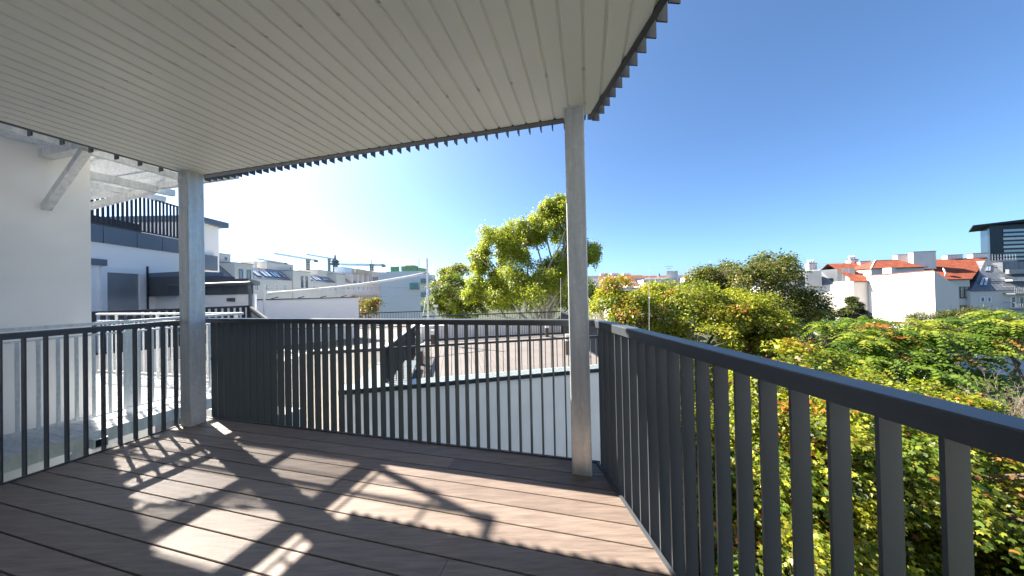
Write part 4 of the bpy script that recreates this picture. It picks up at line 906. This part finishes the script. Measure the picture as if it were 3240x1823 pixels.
# distant houses over the tree line in the centre right
def far_house(px0, px1, py_top, py_wall, Y, mat, roof, label, dep=14, wins=0, group='distant houses above the trees'):
    a_, b_ = at_y(px0, py_wall, Y), at_y(px1, py_wall, Y); zt = at_y((px0 + px1) / 2, py_top, Y).z; zw = at_y((px0 + px1) / 2, py_wall, Y).z
    t = thing('town_house', label, 'house', (a_.x, Y, GROUND), group); a2, b2 = (a_.x, Y), (b_.x, Y)
    k = b2[0] / Y; c_, d_ = (b2[0] + k * dep * .6, Y + dep), (a2[0] + a2[0] / Y * dep * .6, Y + dep)
    block(t, 'wall', [a2, b2, c_, d_], GROUND, zw, mat)
    if roof:
        r0, r1 = lerp(lerp(a2, d_, .5), lerp(b2, c_, .5), .06), lerp(lerp(a2, d_, .5), lerp(b2, c_, .5), .94)
        MB().poly([(*a2, zw), (*b2, zw), (*r1, zt), (*r0, zt)]).poly([(*b2, zw), (*c_, zw), (*r1, zt)]).poly([(*c_, zw), (*d_, zw), (*r0, zt), (*r1, zt)]).poly([(*d_, zw), (*a2, zw), (*r0, zt)]).build('roof', roof, t)
        if wins:
            qd = (Vector((*a2, zw)), Vector((*b2, zw)), Vector((*r1, zt)), Vector((*r0, zt)))
            for i in range(wins): skylight(t, qd, .12 + i * .8 / wins, .12 + (i + .5) * .8 / wins, .35, .7, .25)
    L = b2[0] - a2[0]; n = max(2, int(L / 4))
    for i in range(n):
        for z in (zw - 3.0, zw - 6.3): window(t, a2, b2, (i + .3) * L / n, (i + .7) * L / n, z, z + 1.9, 'frame_white', 'window_glass_grey', .18, .1, 1)
    return t
far_house(1858, 1898, 880, 882, 105, 'stucco_grey', None, 'grey rendered house behind the right steel post')
t = far_house(1896, 2012, 869, 893, 120, 'stucco_gable', 'roof_tiles', 'white house with orange tiled roof and dormer windows in the distance', 14, 4)
for f in (.1, .4, .75):
    p = at_y(1900 + f * 110, 868, 128); MB().box((p.x, p.y), (1, 0), 1.6, .6, p.z - 3, p.z + .5).build('chimney', 'chimney', t)
far_house(1985, 2030, 893, 902, 100, 'stucco_beige', 'roof_cap', 'low beige house with brown roof below the orange roof')
t = far_house(2036, 2150, 870, 884, 110, 'stucco_gable', None, 'white flat roofed house with penthouse and antenna')
for px0, px1, py0, py1 in ((2110, 2144, 857, 884), (2040, 2110, 878, 884)):
    a_, b_ = at_y(px0, py1, 112), at_y(px1, py0, 112); block(t, 'penthouse', [(a_.x, 112), (b_.x, 112), (b_.x + 4, 119), (a_.x + 4, 119)], a_.z - 1, b_.z, 'stucco_gable')
p = at_y(2116, 858, 113); q = at_y(2116, 840, 113); MB().bar(p, q, .12, .12).bar(q - V(1.6, 0, .4), q + V(1.6, 0, -.4), .1, .1).bar(q - V(1.1, 0, 1.2), q + V(1.1, 0, -1.2), .1, .1).build('antenna', 'antenna', t)
far_house(2030, 2092, 899, 905, 80, 'stucco_beige', None, 'cream house corner half hidden by the maple crowns')
far_house(1930, 2035, 907, 910, 70, 'stucco_gable', None, 'pale flat roofed annex just above the maples')
random.seed(5)
for i in range(8):
    px = 1850 + i * 46 + random.uniform(-12, 12); far_house(px, px + random.uniform(36, 60), 876 - (px - 1850) * .018 - random.uniform(0, 5), 884 - (px - 1850) * .02, random.uniform(260, 420), random.choice(['stucco_gable', 'stucco_grey', 'stucco_beige', 'stucco_pink']), random.choice([None, 'roof_cap', 'roof_tiles', 'zinc_dark']), 'small hazy town house on the far skyline above the trees', 20, 0, 'far skyline houses')
for i in range(4):
    px = 1180 + i * 60; far_house(px, px + 42, 896 - random.uniform(0, 8), 905, random.uniform(240, 360), random.choice(['stucco_grey', 'stucco_beige', 'stucco_blue']), random.choice([None, 'roof_cap', 'zinc_dark']), 'small hazy town house on the far skyline behind the row', 20, 0, 'far skyline houses behind the row')
sp = at_y(2087, 900, 600); t = thing('church_spire', 'tiny dark church spire on the distant skyline', 'church', (sp.x, 600, GROUND)); tz = at_y(2087, 864, 600).z
MB().box((sp.x, 600), (1, 0), 3, 3, GROUND, tz - 12).build('tower', 'stucco_grey', t); MB().tube([(sp.x, 600, tz - 12), (sp.x, 600, tz)], [3.2, .2], 6).build('spire', 'anthracite_far', t)

# ---------------------------------------------------------------- trees
SHAPES = {
    'maple': np.array([(0, 0, 0), (-.42, .12, -.05), (-.56, .58, -.14), (-.20, .55, .0), (0, 1.02, -.14), (.20, .55, .0), (.56, .58, -.14), (.42, .12, -.05)]),
    'oval': np.array([(0, 0, 0), (-.30, .40, -.06), (-.20, .78, -.04), (0, 1.0, -.1), (.20, .78, -.04), (.30, .40, -.06)]),
    'diamond': np.array([(0, 0, 0), (-.26, .45, -.05), (0, 1.0, -.05), (.26, .45, -.05)]),
    'needle': np.array([(-.06, 0, 0), (-.05, 1.0, -.05), (.05, 1.0, -.05), (.06, 0, 0)])}
def leaf_mesh(name, pos, tip, nrm, size, col, shape, parent, mat='leaf'):
    """one mesh of many leaves: pos, tip, nrm (n,3), size (n,), col (n,3)"""
    sh = SHAPES[shape]; n, m = len(pos), len(sh)
    tip = tip / np.linalg.norm(tip, axis=1, keepdims=True)
    side = np.cross(tip, nrm); side /= np.linalg.norm(side, axis=1, keepdims=True) + 1e-9
    up = np.cross(side, tip)
    v = pos[:, None] + size[:, None, None] * (sh[None, :, 0:1] * side[:, None] + sh[None, :, 1:2] * tip[:, None] + sh[None, :, 2:3] * up[:, None])
    off = LOC.get(parent.name, Vector()); v = (v.reshape(-1, 3) - np.array(off)).astype(np.float32)
    me = bpy.data.meshes.new(name); me.vertices.add(n * m); me.vertices.foreach_set('co', v.ravel())
    me.loops.add(n * m); me.loops.foreach_set('vertex_index', np.arange(n * m, dtype=np.int32))
    me.polygons.add(n); me.polygons.foreach_set('loop_start', np.arange(0, n * m, m, dtype=np.int32)); me.polygons.foreach_set('loop_total', np.full(n, m, np.int32))
    ca = me.color_attributes.new('Col', 'FLOAT_COLOR', 'POINT')
    c4 = np.ones((n * m, 4), np.float32); c4[:, :3] = np.repeat(col, m, axis=0); ca.data.foreach_set('color', c4.ravel())
    me.materials.append(MATS[mat]); me.update(calc_edges=True); me.validate()
    return stuff(link(name, me, parent))
def unit(v): return v / (np.linalg.norm(v, axis=-1, keepdims=True) + 1e-9)
def lobe_sprays(lobes, seed, fill=.25, tuft=9, tr_=(.20, .36)):
    """points of leafy sprays: tufts spread over each lobe's shell, sprays over each tuft's upper side"""
    rng = np.random.default_rng(seed); P_, D_ = [], []
    for cx, cy, cz, rx, ry, rz, n in lobes:
        k = max(4, int(round(n / tuft))); d = unit(rng.normal(size=(k, 3))); d[:, 2] = np.where(d[:, 2] < -.35, -d[:, 2] * .8, d[:, 2]); d = unit(d)
        wob = 1 + .10 * np.sin(d[:, 0:1] * 5.1 + cx) + .10 * np.sin(d[:, 1:2] * 6.3 + d[:, 2:3] * 4.7 + cy)
        rad = np.where(rng.random((k, 1)) < fill, rng.uniform(.35, .75, (k, 1)), rng.uniform(.74, 1.0, (k, 1))) * wob
        c = np.array([cx, cy, cz]) + d * rad * np.array([rx, ry, rz]); rm = (rx * ry * rz) ** (1 / 3)
        rt = np.repeat(rng.uniform(*tr_, (k, 1)) * rm, tuft, 0); e = unit(rng.normal(size=(k * tuft, 3)) + np.repeat(d, tuft, 0) * .9 + np.array([0, 0, .45]))
        P_.append(np.repeat(c, tuft, 0) + e * rt * np.array([1, 1, .72])); D_.append(unit(e + .3 * np.repeat(d, tuft, 0)))
    return np.concatenate(P_), np.concatenate(D_)
def leaves_on(sp, dr, per, spread, size, palette, weights, seed, droop=.5, flat=.35, tone=.25, cluster_hue=.7):
    rng = np.random.default_rng(seed); n = len(sp); N_ = n * per
    c = np.repeat(sp, per, 0); d = np.repeat(dr, per, 0)
    axis = unit(d * .7 + np.array([0, 0, .8]) + rng.normal(size=(N_, 3)) * .15)
    o = rng.normal(size=(N_, 3)); o -= axis * (o * axis).sum(1, keepdims=True); o = unit(o)
    rr = spread * np.repeat(rng.uniform(.6, 1.3, (n, 1)), per, 0) * np.sqrt(rng.random((N_, 1)))
    pos = c + o * rr + axis * rng.normal(size=(N_, 1)) * spread * flat - np.array([0, 0, 1]) * rr ** 2 * .5
    tip = unit(o * .9 + d * .35 + np.array([0, 0, -droop]) + rng.normal(size=(N_, 3)) * .45)
    nr = unit(axis + rng.normal(size=(N_, 3)) * .45)
    pal = np.array(palette); w = np.array(weights) / sum(weights)
    base = np.repeat(rng.choice(len(pal), n // 3 + 1, p=w), 3)[:n]; own_ = rng.choice(len(pal), N_, p=w)
    idx = np.where(rng.random(N_) < cluster_hue, np.repeat(base, per), own_)
    col = pal[idx] * (1 + tone * rng.normal(size=(N_, 1)).clip(-1.6, 1.6)) * np.repeat(rng.uniform(.8, 1.15, (n, 1)), per, 0)
    return pos, tip, nr, size * rng.uniform(.65, 1.25, N_), col.clip(.004, .6)
def limb(mb, a, b, r0, r1, rng, sag=.12, seg=4, n=6):
    a, b = Vector(a), Vector(b); L = (b - a).length; pts = []
    for i in range(seg + 1):
        f = i / seg; p = a.lerp(b, f); w = math.sin(math.pi * f) * L * sag
        pts.append(p + Vector((rng.normal() * w * .5, rng.normal() * w * .5, w * .6)) if 0 < i < seg else p)
    mb.tube(pts, [r0 + (r1 - r0) * i / seg for i in range(seg + 1)], n); return pts
def tree(name, label, base, lobes, per, spread, size, palette, weights, shape='maple', seed=1, bark='bark', trunk_r=.22, fork=.45, fill=.25, droop=.5, flat=.35, group=None, tone=.25, twigs=.35, forks=1, tuft_r=(.20, .36)):
    rng = np.random.default_rng(seed + 100); t = thing(name, label, 'tree', (*base, GROUND), group)
    sp, dr = lobe_sprays(lobes, seed, fill, 9, tuft_r)
    ctr = np.array([l[:3] for l in lobes]); ztop = max(l[2] for l in lobes)
    mb = MB(); tr = MB(); zf = GROUND + (ztop - GROUND) * fork; fk = Vector((base[0], base[1], zf))
    tr.tube([(base[0], base[1], GROUND - .2), (base[0], base[1], GROUND + .6), (base[0] + .1, base[1], (GROUND + zf) / 2), fk], [trunk_r * 1.5, trunk_r * 1.1, trunk_r, trunk_r * .85], 10); tr.build('trunk', bark, t, True)
    ends = []
    for c in ctr:
        for k_ in range(forks):
            e = Vector(c) + Vector(rng.normal(size=3) * (.0 if forks == 1 else 1.0)); pts = limb(mb, fk, e, trunk_r * .55, trunk_r * .2, rng); ends += pts[2:]
    en = np.array([list(p) for p in ends])
    for s in sp[rng.random(len(sp)) < twigs]:
        j = np.argmin(((en - s) ** 2).sum(1)); limb(mb, en[j], s, max(.018, trunk_r * .12), .006, rng, .15, 3, 4)
    mb.build('limbs', bark, t)
    leaf_mesh('crown', *leaves_on(sp, dr, per, spread, size, palette, weights, seed + 7, droop, flat, tone), shape, t)
    return t
def lob(px, py, Y, rpx, rpy, n, deep=1.0):
    p = at_y(px, py, Y); return (p.x, p.y, p.z, rpx * Y / FPX, rpx * Y / FPX * deep, rpy * Y / FPX, n)
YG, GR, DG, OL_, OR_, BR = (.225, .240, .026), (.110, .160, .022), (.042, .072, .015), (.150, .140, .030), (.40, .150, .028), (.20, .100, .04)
LM = (.310, .305, .032)

# tall airy tree behind the terrace
tree('plane_tree', 'tall airy tree with pale limbs rising behind the plank terrace', (3.2, 28.5),
     [lob(1752, 735, 28, 66, 100, 420), lob(1592, 800, 28, 98, 88, 420), lob(1665, 770, 28.5, 70, 70, 200), lob(1660, 925, 28, 160, 92, 640), lob(1790, 880, 28, 80, 120, 420), lob(1855, 800, 28, 32, 60, 60), lob(1738, 665, 28.2, 44, 42, 90), lob(1530, 950, 27, 66, 72, 200), lob(1510, 860, 28, 40, 60, 90)],
     44, .44, .175, [(.28, .31, .04), (.16, .21, .03), (.20, .19, .04), (.36, .37, .05)], [4, 2.2, 1, 4.5], 'oval', 3, 'bark_pale', .24, .50, .4, .6, .6, twigs=.12, forks=2, tuft_r=(.10, .20))
tree('lime_tree', 'round leafy tree growing beside the pale blue gable', (-7.3, 35),
     [lob(1432, 945, 34, 58, 62, 300), lob(1476, 985, 33, 50, 50, 160), lob(1395, 985, 34, 45, 45, 120)], 40, .5, .18, [GR, YG, DG, LM], [5, 4, 1.5, 1.5], 'oval', 4, 'bark', .25, .5)
tree('lime_tree', 'yellowish treetop far behind the tall airy tree', (-9, 52), [lob(1460, 862, 50, 44, 22, 150), lob(1410, 875, 50, 30, 20, 70)], 28, .7, .24, [OL_, YG, LM], [3, 3, 2], 'oval', 5, 'bark', .3, .5)
tree('lime_tree', 'dense green tree standing behind the trunk of the tall airy tree', (1.5, 46), [lob(1560, 955, 45, 70, 62, 200), lob(1650, 950, 46, 70, 60, 200), lob(1740, 955, 45, 70, 62, 200), lob(1830, 950, 46, 70, 66, 200), lob(1900, 965, 44, 50, 50, 120)], 34, .6, .24, [GR, YG, DG], [4, 2, 3], 'oval', 14, 'bark', .3, .5)
tree('young_tree', 'small orange tinged tree at the end of the white wall', (-14, 29), [lob(1166, 990, 29, 38, 52, 130), lob(1150, 1020, 28.5, 36, 50, 70)], 26, .4, .14, [OL_, GR, BR, OR_], [4, 3, 2, 1], 'oval', 6, 'bark', .12, .45)
# dark broad tree in front of the white gables
tree('chestnut_tree', 'broad dark olive tree standing in front of the smaller white gable', (19.5, 24),
     [lob(2372, 890, 23, 132, 72, 430), lob(2232, 910, 23, 52, 66, 150), lob(2190, 935, 24, 36, 42, 60), lob(2455, 985, 23, 118, 88, 330), lob(2545, 1050, 24, 82, 70, 200), lob(2360, 1020, 22, 150, 90, 220)],
     30, .55, .16, [(.085, .105, .020), OL_, DG, (.20, .19, .04), OR_], [5, 4, 3, 2.5, .12], 'oval', 8, 'bark', .36, .5, .3, tuft_r=(.16, .30))
# maples close to the balcony
MP, MW = [(.225, .240, .026), (.315, .315, .034), (.115, .170, .022), OR_, DG, BR], [5, 4, 3.2, .7, 1.2, .2]
tree('maple_tree', 'yellow green maple with orange tufts reaching up to the railing height', (7.6, 14),
     [lob(1985, 1010, 12.5, 95, 75, 200), lob(2140, 985, 13.5, 135, 80, 330), lob(2290, 1010, 13, 120, 95, 300), lob(1945, 930, 13, 34, 62, 60), lob(2050, 960, 14, 75, 52, 110), lob(2390, 1040, 12.5, 85, 75, 180), lob(2400, 1130, 12.2, 95, 70, 200), lob(2120, 1150, 11.5, 190, 110, 330), (7.0, 12.4, -4.6, 4.2, 3.6, 2.6, 240)],
     54, .36, .098, MP, [5, 6.5, 2.2, .7, .4, .1], 'oval', 9, 'bark', .24, .5, .2, .55, .28, 'maples beside the balcony')
tree('maple_tree', 'near maple whose lobed leaves fill the gaps of the tree side railing', (9.8, 8.4),
     [(8.2, 8.0, -2.5, 2.5, 2.2, 1.5, 300), (11.0, 8.8, -3.1, 2.2, 2.1, 1.5, 260), (9.0, 6.6, -3.5, 2.6, 2.0, 1.7, 330), (6.6, 7.2, -3.4, 2.1, 1.9, 1.8, 260), (11.8, 6.6, -4.3, 2.4, 2.0, 1.7, 280), (8.2, 5.6, -5.2, 2.6, 1.9, 1.6, 280), (11.0, 5.2, -5.4, 2.4, 1.8, 1.6, 260), (5.4, 6.0, -5.0, 1.8, 1.9, 1.8, 200), (9.5, 8.5, -4.8, 3.2, 2.6, 2.2, 160), (6.0, 4.4, -6.6, 2.4, 2.0, 1.6, 200), (9.5, 4.2, -7.2, 3.0, 1.8, 1.5, 200), (12.8, 8.6, -6.0, 2.6, 2.4, 2.0, 140)],
     66, .34, .086, MP, [4.6, 3.2, 3.8, .8, 1.2, .2], 'maple', 10, 'bark', .26, .45, .18, .6, .28, 'maples beside the balcony')
tree('maple_tree', 'shaded maple deep in the courtyard between the near crowns', (4.6, 9.5),
     [(3.8, 8.8, -4.2, 2.2, 2.2, 2.0, 200), (5.2, 10.2, -5.0, 2.6, 2.4, 2.4, 200), (3.2, 6.6, -6.4, 2.2, 2.2, 2.0, 180), (14.8, 11, -5.2, 2.6, 2.4, 2.0, 200), (13.2, 13.4, -3.4, 2.4, 2.2, 1.7, 220), (15.5, 17.5, -4.2, 3.0, 2.6, 2.4, 200)],
     44, .40, .11, MP, [4, 3, 4, .8, 3, .4], 'oval', 12, 'bark', .2, .5, .2, .55, .3, 'maples beside the balcony')

# tree of heaven: fronds of paired leaflets
def frond_tree(name, label, base, lobes, seed, length=1.0, pairs=9, leaf=.23):
    rng = np.random.default_rng(seed); t = thing(name, label, 'tree', (*base, GROUND)); sp, dr = lobe_sprays(lobes, seed, .15, 3)
    tr = MB(); fk = Vector((base[0], base[1], GROUND + 8)); tr.tube([(base[0], base[1], GROUND), (base[0], base[1], GROUND + 4), fk], [.2, .16, .12], 8); tr.build('trunk', 'bark', t)
    mb = MB(); pos, tip, nr, sz, col = [], [], [], [], []
    for c in lobes: limb(mb, fk, c[:3], .09, .04, rng)
    pal = [(.120, .185, .024), (.065, .120, .020), (.24, .26, .035), (.28, .12, .03)]
    for c, d in zip(sp, dr):
        base_c = np.array(pal[rng.choice(4, p=[.46, .30, .20, .04])])
        j = min(lobes, key=lambda l: (l[0] - c[0]) ** 2 + (l[1] - c[1]) ** 2 + (l[2] - c[2]) ** 2)
        if rng.random() < .35: limb(mb, j[:3], c, .03, .01, rng, .1, 3, 4)
        a0 = rng.random() * 6.28
        for k_ in range(rng.integers(4, 7)):
            a = a0 + k_ * 1.15; h = np.array([math.cos(a), math.sin(a), 0]); h = unit(h + d * .5); side = unit(np.cross(h, [0, 0, 1.0])); L = length * rng.uniform(.7, 1.25)
            pts = [c + h * L * f + np.array([0, 0, 1]) * L * (.55 * f - .95 * f * f) for f in np.linspace(.1, 1, pairs)]
            for i, p in enumerate(pts):
                for s in (-1, 1):
                    pos.append(p); tip.append(side * s * .85 + h * .35 + np.array([0, 0, -.45 - .2 * rng.random()])); nr.append(np.array([0, 0, 1.0]) + h * .2 + rng.normal(size=3) * .12); sz.append(leaf * (1 - .35 * i / pairs) * rng.uniform(.85, 1.15)); col.append(base_c * rng.uniform(.75, 1.25))
    mb.build('limbs', 'bark', t)
    leaf_mesh('crown', np.array(pos), np.array(tip), np.array(nr), np.array(sz), np.array(col), 'diamond', t); return t
frond_tree('tree_of_heaven', 'tree with long drooping feathery fronds in front of the big white gable', (19, 14.5),
           [lob(2800, 1075, 14, 105, 48, 42), lob(2690, 1120, 13.5, 75, 50, 26), lob(2900, 1120, 13.5, 100, 60, 36), lob(2790, 1190, 13, 140, 70, 54), lob(2960, 1210, 13, 100, 60, 30)], 21)
frond_tree('tree_of_heaven', 'tree with feathery fronds below the metal roofed house', (24, 14), [lob(3130, 1070, 14, 80, 40, 30), lob(3228, 1060, 14, 70, 55, 30), lob(3050, 1130, 13.5, 80, 50, 26)], 22, .95)

# pine and yew
def conifer(name, label, base, top, lobes, per, spread, size, pal, w, seed, flat=.18):
    rng = np.random.default_rng(seed); t = thing(name, label, 'tree', (*base, GROUND)); tr = MB(); tr.tube([(*base, GROUND), (*base, top)], [.22, .03], 8); tr.build('trunk', 'bark', t)
    sp, dr = lobe_sprays(lobes, seed, .3); mb = MB()
    for s in sp[::2]: limb(mb, (base[0], base[1], max(GROUND + 3, s[2] - .5)), s, .05, .012, rng, .05, 3, 4)
    mb.build('limbs', 'bark', t)
    leaf_mesh('crown', *leaves_on(sp, dr, per, spread, size, pal, w, seed + 3, .05, flat, .25), 'needle', t, 'needle')
    return t
p = at_y(2697, 945, 36)
conifer('pine_tree', 'small pine with tiered branches before the beige light well', (p.x, 36), p.z, [(p.x, 36, p.z - .4, .3, .3, .5, 18), (p.x, 36, p.z - .9, .7, .7, .35, 30), (p.x, 36, p.z - 1.5, 1.2, 1.2, .35, 50), (p.x, 36, p.z - 2.0, 1.5, 1.5, .4, 50), (p.x, 36, p.z - 2.5, 1.9, 1.9, .4, 70), (p.x + .2, 36, p.z - 3.4, 2.4, 2.4, .5, 80), (p.x - .6, 36, p.z - 4.5, 3.0, 2.8, .6, 100), (p.x - 1.5, 36, p.z - 5.8, 3.4, 3, .8, 120)], 46, .34, .26, [(.085, .110, .030), (.050, .075, .020), (.15, .15, .045)], [4, 4, 2], 31)
p = at_y(3030, 985, 30)
conifer('yew_tree', 'rounded olive yew below the shaded gable side', (p.x, 30), p.z - 1, [lob(3035, 1025, 30, 110, 50, 170), lob(2960, 1055, 29, 70, 45, 90), lob(3110, 1050, 30, 60, 45, 80), lob(3030, 1090, 28.5, 130, 60, 140)], 70, .55, .26, [(.075, .088, .022), (.045, .065, .018), (.12, .115, .03)], [4, 4, 2], 32, .35)
conifer('pine_tree', 'dark low pine in shade at the foot of the dark olive tree', at_y(2600, 1100, 27).xy[:], -1.5, [lob(2600, 1060, 27, 70, 40, 70), lob(2630, 1110, 26, 80, 50, 90), lob(2560, 1130, 26, 90, 60, 100), lob(2640, 1180, 25, 100, 60, 100)], 60, .55, .32, [(.045, .050, .020), (.030, .042, .014), (.085, .065, .04)], [4, 4, 3], 33)

# leafless bush
bb = thing('bare_bush', 'leafless grey brown bush beside the near maple', 'bush', (*at_y(3190, 1200, 11.5).xy, GROUND)); rng = np.random.default_rng(41); mb = MB()
def grow(p, d, L, r_, depth):
    q = Vector(p) + Vector(d) * L; mid = Vector(p).lerp(q, .5) + Vector(rng.normal(size=3)) * L * .07
    mb.tube([p, mid, q], [r_, r_ * .85, r_ * .65], 4)
    if depth:
        for _ in range(rng.integers(2, 5)): grow(q if rng.random() < .7 else mid, (Vector(d) + Vector(rng.normal(size=3)) * .48).normalized(), L * rng.uniform(.62, .85), r_ * .62, depth - 1)
for px in (3060, 3110, 3160, 3210, 3260):
    p = at_y(px, 1420, 10.0); grow((p.x, p.y, p.z - 1.2), (rng.normal() * .2, rng.normal() * .2, 1), 1.15, .035, 5)
mb.tube([(*at_y(3190, 1200, 11.5).xy, GROUND), tuple(at_y(3190, 1420, 11.5) - V(0, 0, 2))], [.1, .05], 6); stuff(mb.build('branches', 'twig', bb))

# dense shrubs on the courtyard floor
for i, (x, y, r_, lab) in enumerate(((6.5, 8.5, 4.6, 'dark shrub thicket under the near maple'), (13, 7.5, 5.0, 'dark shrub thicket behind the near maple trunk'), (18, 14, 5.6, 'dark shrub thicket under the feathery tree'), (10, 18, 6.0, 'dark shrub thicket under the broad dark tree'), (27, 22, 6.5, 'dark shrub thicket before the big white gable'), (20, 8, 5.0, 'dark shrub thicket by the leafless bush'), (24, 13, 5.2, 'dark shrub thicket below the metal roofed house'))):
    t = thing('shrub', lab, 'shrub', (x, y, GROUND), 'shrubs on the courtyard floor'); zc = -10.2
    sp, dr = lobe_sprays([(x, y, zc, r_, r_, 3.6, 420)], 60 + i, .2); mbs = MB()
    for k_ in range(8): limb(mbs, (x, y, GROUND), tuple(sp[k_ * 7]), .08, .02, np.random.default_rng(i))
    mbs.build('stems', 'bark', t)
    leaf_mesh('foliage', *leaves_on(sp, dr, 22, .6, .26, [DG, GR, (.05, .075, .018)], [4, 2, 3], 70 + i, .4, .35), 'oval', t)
